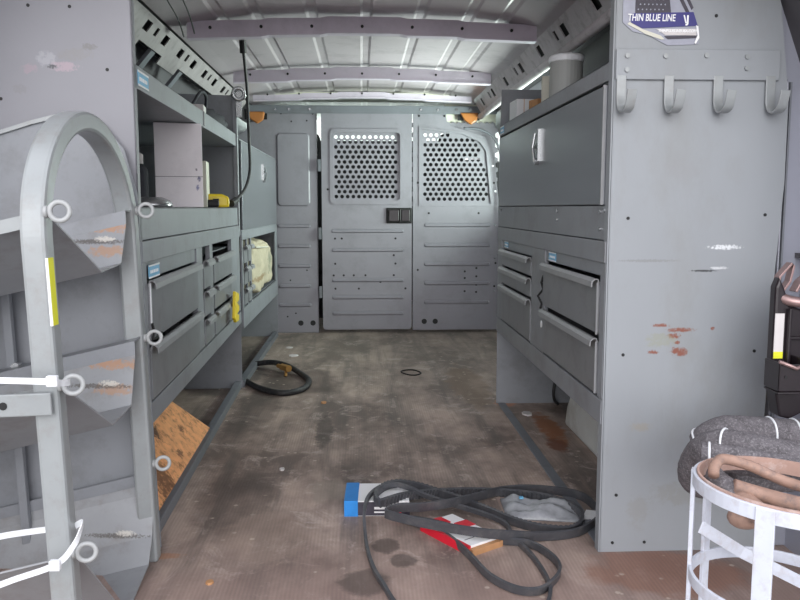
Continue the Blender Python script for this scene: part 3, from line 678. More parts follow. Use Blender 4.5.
flat([(.545, 1.125), (.57, 1.112), (.61, 1.099), (.618, 1.092), (.612, 1.091), (.58, 1.101), (.54, 1.121)], -.0016, 'torn_edge', 'cream')
flat([(.60, 1.112), (.684, 1.113), (.684, 1.1), (.62, 1.1)], -.0016, 'white_band', 'card')
flat([(.617, 1.098), (.686, 1.10), (.687, 1.095), (.625, 1.092)], -.0016, 'dark_band', 'char')
flat([(.682, 1.12), (.687, 1.118), (.690, 1.095), (.683, 1.083), (.680, 1.085), (.686, 1.10)], -.0024, 'peeled_corner', 'whiteprint')
RX = (math.pi / 2, 0, 0)
txt('THIN BLUE LINE', .0195, 'whiteprint', S, (.5405, -.0026, 1.1275), RX, 'lettering', sx=.70, shear=.12, bold=.0003)
txt('\\J', .021, 'whiteprint', S, (.656, -.0026, 1.1245), RX, 'lettering', sx=1.0, bold=.0007)
txt('THINBLUELINEUSA.COM', .0072, 'whiteprint', S, (.604, -.0026, 1.106), RX, 'lettering', sx=1.0, shear=.15, bold=.0003)
mb = MB()
for k in range(26):
    px = .562 + (k % 7) * .0085 + (.004 if (k // 7) % 2 else 0); pz = 1.15 + (k // 7) * .010; mb.cyl((px, -.0014, pz), (px, -.0022, pz), .0016, 5)
mb.build('flag_star', 'stickgrey', S)

# ------------------------------------------------------------------ hooped bottle rack on the left
K = thing('bottle_rack', 'pale grey hoop shaped rack with three sloping trays at the left edge', 'rack', (-.470, 1.2, 0))
K.rotation_euler = (0, -.030, 0); K.location = (-.4375, 1.2, 0)
# local: x 0 = aisle face, y 0 = near leg front
def hoop_path(y0, y1, zs, rise, n=72):
    pts = [(0, y0, 0.0), (0, y0, zs * .5), (0, y0, zs)]; cy = (y0 + y1) / 2; ry = (y1 - y0) / 2
    for k in range(1, n): t = math.pi * k / n; pts.append((0, cy - ry * math.cos(t), zs + rise * math.sin(t)))
    pts += [(0, y1, zs), (0, y1, zs * .5), (0, y1, 0.0)]; return pts
hp = [Vector(p) for p in hoop_path(-.011, .445, .70, .198)]
hp = [Vector((-.019, p.y, p.z)) for p in hp]
MB().ribbon(hp, .038, .034, up=lambda i: Vector((1, 0, 0))).build('hoop_frame', 'hoop', K, bev=.006)
sl = .20
def tray(prof, depth=.42):
    mb = MB(); P = [Vector(p) for p in prof]; t = .003; n = len(P); N = []
    for i in range(n):
        d = (P[min(n - 1, i + 1)] - P[max(0, i - 1)]).normalized(); N.append(Vector((d.y, -d.x)) * t)
    for i in range(n - 1):
        v = []
        for x, dz in ((-.004, 0), (-.004 - depth, -depth * sl)):
            for q in (P[i], P[i + 1], P[i + 1] + N[i + 1], P[i] + N[i]): v.append(mb.b.verts.new((x, q.x, q.y + dz)))
        for f in ((0, 1, 2, 3), (7, 6, 5, 4), (0, 4, 5, 1), (1, 5, 6, 2), (2, 6, 7, 3), (3, 7, 4, 0)): mb.b.faces.new([v[q] for q in f])
    return mb
for zt, zb, ex in ((.742, .640, 0), (.482, .362, 0), (.215, .022, 1)):
    prof = [(.0, zt), (.01, zt - .004), (.22, zb), (.335, zb + .006), (.385, zt - .020)]
    if ex: prof = [(.0, zt), (.01, zt - .004), (.205, zb - .012), (.24, zb - .020), (.375, zb), (.415, zb + .045), (.445, zt - .065), (.447, zt - .040)]
    tr = tray(prof).build('tray', 'tray', K)
    if not ex: o = tray([(-.004, zt + .006), (-.004, zt - .014)], .42).build('tray_rim', 'hoop', tr)
    ft = zt - (.004 if not ex else .030)
    o = tray([(prof[-1][0] - .002, zt - .026), (prof[-1][0], zt + .004), (prof[-1][0] + .045, zt + .006)] if not ex else [(.447, ft + .01), (.447, ft - .014)], .42).build('tray_rim', 'grey', tr)
MB().prism([(-.0, .02), (-.0, .78), (-.02, .87), (-.06, .925), (-.13, .945), (-.2, .930), (-.36, .885), (-.36, .02)], 'y', .462, .465).build('back_sheet', 'grey', K)
MB().prism([(-.13, .947), (-.2, .932), (-.40, .875), (-.40, .867), (-.2, .924), (-.13, .939)], 'y', .455, .461).build('sheet_rim', 'hoop', K)
MB().box(-.28, -.262, .43, .445, 0, .70).build('rear_upright', 'grey', K, bev=.002)
MB().box(-.42, -.006, -.042, -.036, .447, .481).build('cross_bar', 'hoop', K, bev=.002)
mb = MB(); mb.cyl((-.075, -.043, .464), (-.075, -.0415, .464), .006, 12); mb.build('slot', 'black', K)
mb = MB(); mb.cyl((-.26, .44, .435), (-.26, .425, .435), .009, 8); mb.build('bolt', 'chrome', K)
mb = MB().box(-.0, .0015, -.027, -.008, .578, .678); mb.build('warning_label', 'yellow2', K)
MB().box(-.0025, .0012, -.0290, -.0270, .578, .678).build('label_backing', 'whiteprint', K)
def eyebolt(y, z, tip):
    m = MB().cyl((-.002, y, z), (.003, y, z), .009, 12).cyl((.0, y, z), (.008, y, z), .0045, 10)
    m.torus((.006 + .0135, y, z), .0135, .0038, ax=(.25, -1, .05), seg=28, rs=10)
    return m.build('eye_bolt', 'galv', K, smooth=True)
for z in (.745, .487, .225): eyebolt(-.018, z, 0)
for z in (.745, .482, .212): eyebolt(.447, z, 0)
# zip ties
def tie(label, pts, head, w_=.009):
    t = thing('zip_tie', label, 'zip tie', (0, 0, 0), 0, 'zip ties on the hooped rack')
    MB().ribbon(smooth_path(pts, 8), w_, .0016, up=(0, 0, 1)).build('strap', 'white', t)
    h = Vector(head); MB().box(h.x - .008, h.x + .008, h.y - .005, h.y + .005, h.z - .008, h.z + .008).build('tie_head', 'white', t, bev=.002)
tie('white zip tie pulled level to the middle eye bolt', [(-.62, 1.12, .512), (-.55, 1.12, .510), (-.45, 1.125, .505), (-.437, 1.15, .497), (-.437, 1.18, .492), (-.45, 1.20, .49)], (-.442, 1.128, .505))
tie('upper white zip tie looped behind the rack leg', [(-.66, 1.27, .200), (-.58, 1.26, .222), (-.48, 1.25, .238)], (-.49, 1.25, .236), .010)
tie('lower white zip tie slanting across the rack leg', [(-.60, 1.13, .175), (-.52, 1.133, .205), (-.455, 1.138, .2265), (-.432, 1.15, .250), (-.426, 1.165, .268), (-.430, 1.185, .272), (-.445, 1.195, .262)], (-.455, 1.136, .2265), .009)

# ------------------------------------------------------------------ contents of the left shelves
def box_thing(name, label, cat, loc, sx, sy, sz, m, rz=0, bev=.003, group=None, parts=()):
    t = thing(name, label, cat, loc, rz, group)
    MB().box(-sx / 2, sx / 2, -sy / 2, sy / 2, 0, sz).build('carton', m, t, bev=bev)
    return t
t = thing('storage_box', 'tall scuffed white box filling the height of the left open shelf', 'box', (-.545, 2.42, .7525), .23)
MB().box(-.068, .066, -.07, .07, 0, .242).build('carton', 'whitebox', t, bev=.002)
MB().box(-.068, .066, -.0712, -.070, .088, .0892).build('seam', 'grime', t)
t = thing('small_box', 'small beige carton behind the tall white box on the left shelf', 'box', (-.565, 2.76, .7525), .1)
MB().box(-.04, .04, -.05, .05, 0, .155).build('carton', 'cream', t, bev=.003)
MB().box(-.0, .006, -.0508, -.05, .02, .03).box(-.0, .006, -.0508, -.05, .045, .052).build('print_mark', 'grime', t)
t = thing('power_tool', 'yellow and black hand tool lying on the left shelf beside the post', 'tool', (-.53, 2.86, .7525), .2)
MB().prism([(-.05, 0), (.055, 0), (.055, .035), (.03, .046), (-.03, .046), (-.05, .03)], 'y', -.10, .06).build('tool_body', 'yellow', t, bev=.008)
MB().box(-.085, .02, -.13, -.06, 0, .026).build('tool_grip', 'black', t, bev=.008)
MB().box(.0, .02, -.104, -.10, .01, .03).build('vent', 'black', t)
t = thing('metal_duct_collar', 'shiny round metal collar at the near end of the left shelf', 'duct collar', (-.565, 2.12, .7525))
m = MB().lathe([(.066, 0), (.067, .008), (.060, .018), (.045, .024), (.040, .026)]); m.build('collar_body', 'chrome', t, smooth=True)
t = thing('cardboard_box', 'brown cardboard box standing just inside the left shelf', 'box', (-.578, 1.90, .7525), 0)
MB().box(-.035, .035, -.05, .05, 0, .055).build('carton', 'brown', t, bev=.002)
t = thing('spray_can', 'dark can with pale cap at the back of the left shelf', 'can', (-.625, 2.26, .7525))
MB().lathe([(.028, 0), (.030, .004), (.030, .10), (.022, .115), (.012, .12)]).build('can_body', 'grime', t, smooth=False)
MB().lathe([(.018, .12), (.018, .145), (.012, .15)]).build('can_cap', 'card', t)
# on the top shelf
t = thing('small_box', 'white carton on the left top shelf under the slotted rail', 'box', (-.555, 2.66, 1.004), .1)
MB().box(-.030, .045, -.04, .04, 0, .078).build('carton', 'card', t, bev=.003)
MB().box(-.012, .012, -.041, .041, .0775, .0785).build('tape', 'cream', t)
t = thing('tool_bag', 'dark slumped cloth bag on the far end of the left top shelf', 'bag', (-.60, 3.0, 1.004))
b = MB(); n = 12
rings = []
for i in range(n + 1):
    u_ = i / n; r = .075 * math.sin(math.pi * min(1, .12 + u_ * .8)) ** .5
    rings.append([b.b.verts.new((r * math.cos(q) * 1.3 + .008 * math.sin(5 * q + i), -.15 + .30 * u_, .055 + r * .72 * math.sin(q) + .006 * math.sin(7 * q + 2 * i))) for q in [2 * math.pi * k / 14 for k in range(14)]])
for P1, P2 in zip(rings, rings[1:]):
    for k in range(14): b.b.faces.new((P1[k], P1[(k + 1) % 14], P2[(k + 1) % 14], P2[k]))
b.b.faces.new(rings[0][::-1]); b.b.faces.new(rings[-1]); b.build('bag_body', 'grime', t, smooth=True)
MB().tube(smooth_path([(0, -.12, .10), (.02, -.05, .16), (.02, .06, .16), (0, .12, .10)], 6), .006, 8).build('bag_handle', 'grime', t, smooth=True)
# canvas bag stuffed in the front compartment
t = thing('work_glove_bag', 'cream stained canvas bag poking out of the left front compartment', 'bag', (0, 0, 0))
b = MB(); ol = [(3.60, .345), (3.57, .42), (3.56, .52), (3.60, .585), (3.68, .612), (3.95, .612), (4.12, .585), (4.30, .54), (4.40, .50), (4.42, .44), (4.40, .37), (4.25, .345), (4.0, .35), (3.8, .344)]
def blob(ol, x0, x1, cy, cz, b):
    lay = []
    for (x, s) in ((x0, 1.0), (x0 + (x1 - x0) * .5, .98), (x0 + (x1 - x0) * .85, .93), (x1, .82)):
        lay.append([b.b.verts.new((x + .006 * math.sin(i * 2.3 + s * 9), cy + (p[0] - cy) * s, cz + (p[1] - cz) * s + .004 * math.sin(i * 3.1))) for i, p in enumerate(ol)])
    for P1, P2 in zip(lay, lay[1:]):
        for k in range(len(ol)): b.b.faces.new((P1[k], P1[(k + 1) % len(ol)], P2[(k + 1) % len(ol)], P2[k]))
    b.b.faces.new(lay[0][::-1]); b.b.faces.new(lay[-1])
blob(ol, -.60, -.478, 3.93, .5, b); o = b.build('bag_body', 'bagfab', t, smooth=True)
sm_ = o.modifiers.new('sub', 'SUBSURF'); sm_.levels = sm_.render_levels = 3
tx_ = bpy.data.textures.new('folds', 'CLOUDS'); tx_.noise_scale = .09
dm_ = o.modifiers.new('folds', 'DISPLACE'); dm_.texture = tx_; dm_.strength = .035; dm_.mid_level = .6; dm_.texture_coords = 'LOCAL'
MB().tube(smooth_path([(-.480, 3.6, .575), (-.474, 3.8, .565), (-.478, 4.05, .555)], 5), .004, 6).build('drawstring', 'cream', t)
# yellow clip hanging on the post
t = thing('yellow_tag', 'bright yellow plastic clip hooked over a left drawer edge by the post', 'clip', (-.466, 2.90, .335))
MB().prism([(-.05, .02), (-.02, .115), (.05, .10), (.055, .075), (.01, .07), (.05, .055), (.05, .035), (.01, .03), (.045, .02), (.04, .0), (-.02, 0)], 'x', -.004, .008).build('clip_body', 'yellow', t, bev=.003)
# black cable hanging in front of the post
t = thing('hanging_cable', 'black cable hanging from the roof in front of the left unit post', 'cable', (0, 0, 0))
MB().tube(smooth_path([(-.45, 3.13, 1.365), (-.448, 3.16, 1.30), (-.45, 3.22, 1.213), (-.452, 3.25, 1.10), (-.45, 3.246, 1.02), (-.45, 3.25, .903), (-.455, 3.14, .825), (-.47, 2.98, .775)], 8), .006, 8).build('cable_cord', 'rubber', t, smooth=True)
MB().cyl((-.45, 3.125, 1.385), (-.45, 3.14, 1.34), .013, 10).build('plug', 'black', t); MB().cyl((-.468, 2.99, .778), (-.476, 2.93, .766), .013, 10).build('plug', 'black', t)
t = thing('pipe_clamp', 'shiny round clamp on the post at the left roof corner', 'clamp', (-.485, 3.25, 1.20))
MB().torus((0, -.02, 0), .022, .008, ax=(.3, -1, 0)).build('clamp_ring', 'chrome', t, smooth=True); MB().box(-.014, .010, -.012, .0, -.09, .03).build('clamp_plate', 'chrome', t, bev=.002)
# thin wires at the roof edge
for pts, lab in (([(-.60, 1.75, 1.372), (-.55, 2.1, 1.355), (-.56, 2.5, 1.335), (-.60, 2.80, 1.328)], 'thin dark wire drooping from the left roof edge, nearer one'), ([(-.50, 2.05, 1.385), (-.515, 2.45, 1.34), (-.56, 2.78, 1.335)], 'thin dark wire running up to the left end of the roof bow')):
    t = thing('loose_wire', lab, 'wire', (0, 0, 0)); MB().tube(smooth_path(pts, 8), .0025, 6).build('wire_strand', 'black', t, smooth=True)

# under the left unit
t = thing('particle_board', 'oil stained orange board leaning under the left drawer unit', 'board', (0, 0, 0))
b = MB(); q = [(-.487, 1.83, .032), (-.503, 2.56, .032), (-.655, 2.40, .215), (-.66, 1.75, .22)]
A0 = [b.b.verts.new(p) for p in q]; A1 = [b.b.verts.new((p[0] - .008, p[1], p[2] - .006)) for p in q]
b.b.faces.new(A0); b.b.faces.new(A1[::-1])
for k in range(4): b.b.faces.new((A0[k], A1[k], A1[(k + 1) % 4], A0[(k + 1) % 4]))
b.build('board_sheet', 'board', t)
for (x0, x1, y0, y1, h, lab) in ((.70, .88, 1.70, 2.66, .20, 'dirty white wheel arch under the right drawer unit'), (-.885, -.70, 1.72, 2.5, .20, 'wheel arch behind the leaning board under the left unit')):
    b = MB(); pr = [(y0, 0), (y1, 0), (y1 - .03, .08), (y1 - .10, h * .8), (y1 - .25, h), (y0 + .22, h), (y0 + .06, h * .8), (y0, .08)]
    o = tag(b.prism(pr, 'x', x0, x1).build('wheel_arch', 'well', bev=.015), lab, 'wheel arch')
t = thing('loose_wire', 'dark looped wire under the far end of the right unit', 'wire', (0, 0, 0))
MB().tube(smooth_path([(.745, 2.93, .006), (.725, 2.90, .03), (.72, 2.89, .07), (.735, 2.9, .11), (.78, 2.9, .13), (.83, 2.92, .08), (.84, 2.93, .006)], 7), .006, 8).build('wire_strand', 'rubber', t, smooth=True)

# ------------------------------------------------------------------ contents of the right top shelf
t = thing('canister', 'tall grey canister with white lid on the right top shelf', 'canister', (.562, 2.20, 1.017))
MB().lathe([(.042, 0), (.045, .004), (.045, .130), (.041, .133)]).build('canister_body', 'can', t, smooth=False)
MB().lathe([(.046, .128), (.048, .130), (.048, .142), (.043, .147), (.02, .148)]).build('lid', 'white', t)
t = thing('small_box', 'speckled white carton at the far end of the right top shelf', 'box', (.575, 2.80, 1.017), .06)
MB().box(-.045, .018, -.05, .05, 0, .105).build('carton', 'white', t, bev=.002); MB().box(-.02, -.018, -.0506, -.05, .0, .105).build('box_edge', 'brown', t)
t = thing('cardboard_box', 'small brown box between the cartons on the right top shelf', 'box', (.590, 2.64, 1.017), .3)
MB().box(-.026, .026, -.03, .03, 0, .088).build('carton', 'brown', t, bev=.003); MB().box(-.008, .008, -.031, .031, .0875, .0885).build('tape', 'cream', t)
t = thing('small_box', 'pale carton half hidden behind the grey canister on the right top shelf', 'box', (.585, 2.44, 1.017), -.2)
MB().box(-.035, .035, -.05, .05, 0, .125).build('carton', 'cream', t, bev=.003); MB().box(-.012, .012, -.051, .051, .1245, .1255).build('tape', 'card', t)
t = thing('cloth_bundle', 'dark cloth bundle behind the canister against the right wall', 'bundle', (.78, 2.0, 1.017))
b = MB(); bmesh.ops.create_icosphere(b.b, subdivisions=3, radius=.09)
for v in b.b.verts: v.co = Vector((v.co.x * .9, v.co.y * 1.8, v.co.z * .8 + .07)) + v.co * (.15 * math.sin(v.co.x * 60) * math.sin(v.co.y * 50))
for v in b.b.verts: v.co.z = max(0, v.co.z)
b.build('bundle_cloth', 'grime', t, smooth=True)

# ------------------------------------------------------------------ things on the floor
def belt(name, label, pts, wdt, thk, tooth, z, group='drive belts heaped on the floor', tl=0.):
    P = resample(smooth_path([(p[0], p[1], (p[2] if len(p) > 2 else z)) for p in pts], 14, True), .006, True)
    N = len(P)
    def up(i): a = tl * math.sin(2 * math.pi * i / N * 2 + 1); return Vector((math.sin(a) * .7, -.35 + .2 * math.sin(a), 1)).normalized()
    o = MB().ribbon(P, wdt, thk, up=up, closed=True, tooth=tooth).build(name, 'belt'); return tag(o, label, 'belt', group)
A_ = [(0.038, 1.823, 0.05), (0.032, 1.878, 0.05), (0.056, 1.932, 0.05), (0.091, 1.955, 0.048), (0.14, 1.97, 0.035), (0.188, 1.962, 0.022), (0.234, 1.938, 0.014), (0.275, 1.887, 0.014), (0.314, 1.837, 0.014), (0.35, 1.786, 0.014), (0.387, 1.751, 0.014), (0.426, 1.73, 0.014), (0.469, 1.723, 0.014), (0.501, 1.745, 0.014), (0.521, 1.785, 0.014), (0.527, 1.838, 0.014), (0.504, 1.894, 0.014), (0.465, 1.932, 0.014), (0.412, 1.959, 0.014), (0.346, 1.976, 0.014), (0.279, 1.985, 0.014), (0.208, 1.972, 0.018), (0.136, 1.913, 0.035), (0.091, 1.868, 0.046), (0.058, 1.834, 0.05)]
B_ = [(0.051, 1.751, 0.052), (0.097, 1.717, 0.05), (0.155, 1.699, 0.043), (0.211, 1.673, 0.042), (0.267, 1.655, 0.04), (0.328, 1.67, 0.028), (0.391, 1.689, 0.016), (0.454, 1.699, 0.014), (0.503, 1.722, 0.014), (0.554, 1.781, 0.014), (0.573, 1.846, 0.014), (0.562, 1.933, 0.014), (0.514, 1.973, 0.014), (0.44, 1.996, 0.014), (0.369, 1.989, 0.014), (0.298, 1.919, 0.026), (0.244, 1.864, 0.036), (0.193, 1.821, 0.044), (0.136, 1.784, 0.052), (0.083, 1.777, 0.054)]
C_ = [(0.062, 1.407, 0.008), (0.039, 1.49, 0.008), (0.022, 1.556, 0.008), (0.009, 1.642, 0.01), (0.003, 1.729, 0.02), (0.002, 1.776, 0.046), (0.013, 1.861, 0.05), (0.042, 1.911, 0.055), (0.08, 1.928, 0.056), (0.121, 1.905, 0.052), (0.163, 1.891, 0.036), (0.32, 1.8, 0.012), (0.34, 1.7, 0.008), (0.362, 1.6, 0.008), (0.368, 1.487, 0.008), (0.349, 1.407, 0.008), (0.295, 1.319, 0.008), (0.182, 1.275, 0.008), (0.108, 1.318, 0.008)]
D_ = [(0.305, 1.682), (0.368, 1.658), (0.401, 1.59), (0.402, 1.529), (0.372, 1.474), (0.336, 1.443), (0.294, 1.453), (0.253, 1.51), (0.228, 1.60), (0.205, 1.67), (0.175, 1.732), (0.133, 1.78), (0.087, 1.819), (0.157, 1.791), (0.233, 1.735)]
belt('drive_belt', 'toothed black drive belt crossing diagonally through the heap', A_, .022, .006, .0035, .02)
belt('drive_belt', 'smooth flat drive belt crossing over the red and white box', B_, .024, .005, 0, .03)
belt('drive_belt', 'thin black belt running forward off the near edge of the floor', C_, .012, .007, 0, .01)
belt('drive_belt', 'narrow belt making a round loop nearest the doors', [(p[0], p[1], .012) for p in D_], .018, .006, 0, .01)
# blue and white parts box
t = thing('parts_box', 'long white parts box with a bright blue end and black side', 'box', (.032, 1.915, 0), -.03)
bx = MB().box(-.076, .082, -.052, .075, 0, .038).build('carton', 'whiteprint', t, bev=.001)
MB().box(-.0775, -.044, -.0535, .0765, .0, .0395).build('blue_end', 'blue', bx)
MB().box(-.044, .035, -.0535, -.052, .002, .036).box(.035, .083, -.0535, -.052, .002, .018).build('dark_side', 'char', bx)
MB().box(-.004, .034, -.0542, -.0532, .018, .024).box(-.004, .034, -.0542, -.0532, .009, .0125).build('print_line', 'whiteprint', bx)
MB().box(.04, .062, -.0545, -.052, .004, .02).build('red_corner', 'red', bx)
# red and white box
t = thing('parts_box', 'flat red and white parts box lying open under the belts', 'box', (.220, 1.728, 0), -.98)
bx = MB().box(-.082, .082, -.048, .048, 0, .019).build('carton', 'whiteprint', t, bev=.001)
MB().box(-.0832, -.045, -.0492, .012, .0, .0197).box(-.045, .0832, -.0492, -.040, .0, .0197).box(-.035, .0, .012, .0492, .0, .0197).prism([(-.045, -.04), (-.01, -.04), (-.045, .012)], 'z', .018, .0197).build('red_print', 'red', bx)
MB().box(.082, .094, -.044, .046, .0, .014).build('open_flap', 'brown', bx)
MB().box(.050, .052, -.03, .03, .0185, .0194).build('print_line', 'grime', bx)
# plastic bag
t = thing('plastic_bag', 'crumpled clear plastic parcel bag inside the belt loop', 'plastic bag', (.448, 1.872, 0))
b = MB(); nx_, ny_ = 22, 16; g = []
Q = [(-.095, .085), (.095, .045), (.075, -.075), (-.10, -.045)]
for i in range(nx_ + 1):
    row = []
    for j in range(ny_ + 1):
        u_, v_ = i / nx_, j / ny_
        p = [(Q[0][k] * (1 - u_) + Q[1][k] * u_) * (1 - v_) + (Q[3][k] * (1 - u_) + Q[2][k] * u_) * v_ for k in (0, 1)]
        e = min(1, 6 * min(u_, 1 - u_, v_, 1 - v_)); z = .003 + e * (.014 + .006 * math.sin(9 * u_ + 4 * v_) + .004 * math.sin(17 * v_ - 6 * u_) + .004 * random.random())
        row.append(b.b.verts.new((p[0], p[1], z)))
    g.append(row)
for i in range(nx_):
    for j in range(ny_): b.b.faces.new((g[i][j], g[i + 1][j], g[i + 1][j + 1], g[i][j + 1]))
edge = [g[i][0] for i in range(nx_ + 1)] + [g[nx_][j] for j in range(1, ny_ + 1)] + [g[i][ny_] for i in range(nx_ - 1, -1, -1)] + [g[0][j] for j in range(ny_ - 1, 0, -1)]
lowv = [b.b.verts.new((v.co.x, v.co.y, 0)) for v in edge]; b.b.faces.new(lowv)
for k in range(len(edge)): b.b.faces.new((edge[k], edge[(k + 1) % len(edge)], lowv[(k + 1) % len(edge)], lowv[k]))
b.build('bag_film', 'frost', t, smooth=True)
MB().box(-.055, -.045, .03, .04, .022, .026).build('blue_spot', 'skyblue', t)
tag(MB().prism([(.53, 1.81), (.572, 1.815), (.575, 1.84), (.548, 1.85)], 'z', 0, .012).build('paper_scrap', 'whiteprint'), 'white paper scrap at the right end of the belts', 'paper scrap')
# rubber hose loop
t = thing('air_hose', 'black rubber hose loop with brass fitting on the floor by the left unit', 'hose', (0, 0, 0))
hp_ = smooth_path([(-.545, 3.52, .012), (-.50, 3.36, .012), (-.41, 3.20, .012), (-.316, 3.13, .012), (-.245, 3.20, .012), (-.232, 3.356, .012), (-.28, 3.50, .014), (-.35, 3.60, .03), (-.43, 3.68, .03), (-.52, 3.72, .014)], 8)
MB().tube(hp_, .0125, 10).build('hose_tube', 'rubber', t, smooth=True)
MB().cyl((-.33, 3.50, .035), (-.365, 3.545, .035), .016, 8).cyl((-.345, 3.52, .03), (-.345, 3.50, 0), .007, 8).cyl((-.365, 3.545, .035), (-.385, 3.57, .035), .010, 10).build('brass_fitting', 'brass', t)
t = thing('wire_ring', 'small thin black wire ring on the middle of the floor', 'wire ring', (0, 0, 0))
MB().tube(smooth_path([(0.176, 3.562, .003), (0.205, 3.50, .003), (0.24, 3.49, .003), (0.266, 3.535, .003), (0.238, 3.60, .003), (.20, 3.60, .003)], 6, True), .003, 6, closed=True).build('ring_wire', 'black', t)
for i, (x_, y_, s_, nm, lb) in enumerate([(-.355, 3.995, .02, 'paper_scrap', 'pale crumpled scrap beyond the hose loop'), (-.691, 4.30, .018, 'paper_scrap', 'pale scrap under the far left unit'), (-.396, 4.229, .015, 'paper_scrap', 'tiny white scrap near the partition foot'),
                                   (-.15, 3.005, .009, 'wood_chip', 'tan wood chip on the floor right of the hose loop'), (-.234, 2.22, .006, 'paper_scrap', 'white crumb in the middle left of the floor'), (-.31, 1.53, .006, 'wood_chip', 'tan chip at the near left floor edge'),
                                   (.60, 2.80, .018, 'paper_scrap', 'white torn scraps beside the rust patch under the right unit')]):
    b = MB(); n = 7; ps = [(x_ + s_ * (1 + .4 * random.random()) * math.cos(2 * math.pi * k / n), y_ + s_ * 1.2 * (1 + .5 * random.random()) * math.sin(2 * math.pi * k / n)) for k in range(n)]
    tag(b.prism(ps, 'z', 0.0, .005).build(nm, 'card' if nm == 'paper_scrap' else 'brown'), lb, 'scrap' if nm == 'paper_scrap' else 'wood chip')

# ------------------------------------------------------------------ near right: ring stand with insulated line set
G = thing('ring_stand', 'white enamelled ring stand of flat straps at the lower right corner', 'stand', (.60, 1.05, 0))
def ringpts(cx, cy, r, h, tx=-.10, n=64): return [(cx + r * math.cos(2 * math.pi * k / n), cy + r * math.sin(2 * math.pi * k / n), h + tx * r * math.cos(2 * math.pi * k / n)) for k in range(n)]
RR = .125
MB().ribbon(ringpts(0, 0, RR, .352, -.06), .020, .005, closed=True).build('ring', 'cage', G, bev=.001)
MB().ribbon(ringpts(0, 0, RR - .0045, .354, -.06), .022, .003, closed=True).build('ring_lining', 'lining', G)
MB().ribbon(ringpts(0, 0, RR, .207, -.06), .018, .005, closed=True).build('ring', 'cage', G, bev=.001)
for ang in (229, 152, 122, 40, 320):
    a_ = math.radians(ang); R0 = RR + .001; cx, cy = R0 * math.cos(a_), R0 * math.sin(a_); dz = -.06 * cx
    w_ = .012 if ang == 229 else .008
    ca, sa = -math.sin(a_), math.cos(a_)
    mx = Matrix(((ca, math.cos(a_), 0, cx), (sa, math.sin(a_), 0, cy), (0, 0, 1, 0), (0, 0, 0, 1)))
    MB().box(-w_, w_, -.0025, .0035, 0.0, .352 + dz + .009, mx).build('leg', 'cage', G, bev=.001)
MB().ribbon([(-.105, .04, .285), (-.02, .085, .225), (.1, .07, .165)], .018, .004).build('brace', 'cage', G)
MB().lathe([(.115, 0), (.118, .004), (.118, .008)]).build('base_disc', 'plasticdark', G)

def hose_obj(name, label, path, r, m='hose', cat='hose', bands=(), cap=None, n=10):
    t = thing(name, label, cat, (0, 0, 0), 0, 'insulated hoses on the ring stand' if cat == 'hose' else 'bare pipes on the ring stand'); P = smooth_path(path, n)
    o = MB().tube(P, r, 20).build('foam_sleeve' if m == 'hose' else 'pipe', m, t, smooth=True)
    if m == 'hose':
        tx = bpy.data.textures.new('foam', 'CLOUDS'); tx.noise_scale = .012
        dm = o.modifiers.new('lumps', 'DISPLACE'); dm.texture = tx; dm.strength = .004; dm.mid_level = .5; dm.texture_coords = 'LOCAL'
    for f in bands:
        i = int(f * (len(P) - 1)); d = (P[min(i + 1, len(P) - 1)] - P[max(0, i - 1)]).normalized()
        MB().torus(P[i], r + .0005, .0022, ax=d, seg=28, rs=6).build('zip_tie_band', 'white', t, smooth=True)
    if cap:
        d = (P[-1] - P[-2]).normalized(); MB().cyl(P[-1] - d * .01, P[-1] + d * .05, cap, 14).build('copper_end', 'copper', t, smooth=False)
    return t
hose_obj('insulated_hose', 'grey foam covered hose, uppermost back loop leaning on the panel', [(.90, 1.42, .318), (.828, 1.42, .318), (.75, 1.42, .324), (.690, 1.42, .328), (.660, 1.42, .318), (.648, 1.43, .300)], .034, bands=(.25, .36, .90))
hose_obj('insulated_hose', 'grey foam covered hose looping down around the left end of the coil', [(.80, 1.27, .316), (.74, 1.28, .322), (.68, 1.29, .332), (.645, 1.32, .334), (.623, 1.345, .324), (.619, 1.38, .298), (.622, 1.41, .262), (.640, 1.43, .232), (.70, 1.44, .215)], .030, bands=(.40,))
hose_obj('insulated_hose', 'grey foam covered hose in the second row behind the ring', [(.90, 1.36, .262), (.80, 1.36, .266), (.73, 1.355, .268), (.675, 1.36, .268)], .030, bands=(.36,))
hose_obj('insulated_hose', 'grey foam covered hose across the ring top toward the right edge', [(.548, 1.22, .350), (.585, 1.205, .350), (.64, 1.19, .343), (.70, 1.17, .334), (.78, 1.13, .322)], .022, bands=(.12,))
hose_obj('insulated_hose', 'short foam covered hose end with tan tip hanging inside the ring', [(.530, 1.16, .345), (.537, 1.13, .337), (.552, 1.10, .326)], .018, cap=.016)
hose_obj('copper_pipe', 'thin dusty tube standing in for the inner face along the back of the ring top', [(.512, 1.095, .362), (.520, 1.11, .370), (.54, 1.125, .376), (.58, 1.12, .366), (.62, 1.10, .350), (.67, 1.05, .342)], .008, 'copper', 'pipe')  # tube added where the rusty far inside of the ring shows
hose_obj('copper_pipe', 'bare dusty pipe lying just below the thin tube inside the ring', [(.545, 1.10, .343), (.58, 1.09, .334), (.62, 1.06, .330), (.68, 1.02, .328)], .011, 'copper', 'pipe')
t = thing('rubber_pad', 'tan rounded pad hanging under the ring stand top', 'pad', (.565, 1.10, .275))
b = MB(); bmesh.ops.create_uvsphere(b.b, u_segments=20, v_segments=12, radius=.022)
for v in b.b.verts: v.co = Vector((v.co.x * 1.2, v.co.y * .9, v.co.z * .8 + .02))
b.build('pad_body', 'copper', t, smooth=True); MB().cyl((0, 0, .035), (0, .0, .05), .006, 8).build('pad_stem', 'grime', t)

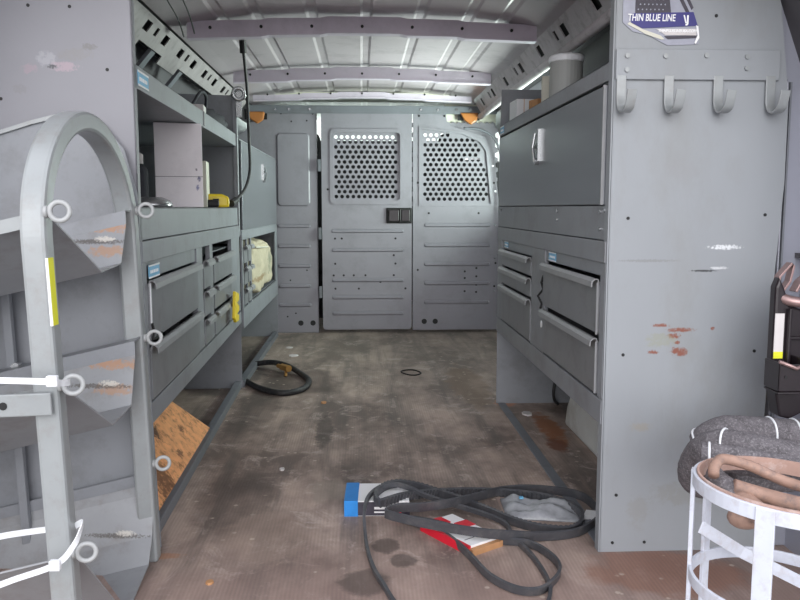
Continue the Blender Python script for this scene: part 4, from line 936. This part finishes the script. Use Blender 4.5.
# black tool holder with clamp
t = thing('tool_holder', 'dark plastic bracket with metal clamp and worn white label at right edge', 'tool holder', (.822, 1.48, 0))
mb = MB().prism([(-.035, .60), (-.028, .62), (-.018, .60), (-.005, .565), (.03, .555), (.04, .59), (.075, .60), (.075, .39), (-.02, .39), (-.035, .42)], 'y', -.02, .005)
mb.build('holder_body', 'plasticdark', t, bev=.005)
MB().box(-.012, -.006, -.032, -.019, .40, .56).box(.03, .036, -.032, -.019, .40, .58).box(.0, .028, -.028, -.019, .41, .43).box(-.008, .034, -.030, -.019, .50, .506).build('moulded_rib', 'plasticdark', t, bev=.002)
mb = MB().box(-.05, -.046, -.075, -.02, .41, .465).box(-.05, .005, -.075, -.071, .41, .462).box(.001, .005, -.075, -.02, .41, .47).box(-.05, .005, -.075, -.02, .405, .409).build('side_pocket', 'plasticdark', t, bev=.002)
MB().tube([(-.052, -.077, .468), (-.02, -.079, .455), (.005, -.077, .462), (.01, -.05, .475)], .004, 6).build('pocket_rim', 'clamp', t, smooth=True)
lb = MB().box(-.034, -.016, -.0215, -.0195, .475, .55).build('paper_label', 'card', t); lb['label'] = 'worn white label'
MB().box(-.034, -.016, -.022, -.0205, .463, .476).build('label_strip', 'yellow2', lb)
MB().tube(smooth_path([(-.025, .0, .585), (-.01, -.02, .575), (.02, -.03, .572), (.05, -.02, .58), (.07, .0, .60)], 6), .010, 10).build('clamp_jaw', 'clamp', t, smooth=True)
MB().ribbon([(-.028, .0, .585), (-.022, 0, .62), (.0, .0, .645), (.004, 0, .64), (-.002, 0, .61), (-.016, 0, .59)], .02, .004, up=(0, 1, 0)).build('clamp_handle', 'clamp', t, bev=.001)
MB().ribbon([(.01, .0, .59), (.02, 0, .61), (.045, .0, .63), (.07, 0, .64)], .025, .005, up=(0, 1, 0)).build('clamp_handle', 'clamp', t, bev=.001)
mb = MB().prism([(-.03, .40), (.07, .40), (.07, .33), (.05, .37), (.0, .345), (-.02, .35)], 'y', -.03, .01); mb.build('holder_foot', 'plasticdark', t, bev=.004)
MB().cyl((-.037, -.0765, .438), (-.037, -.0745, .438), .003, 8).build('screw', 'black', t)
# rear pillar strip behind it
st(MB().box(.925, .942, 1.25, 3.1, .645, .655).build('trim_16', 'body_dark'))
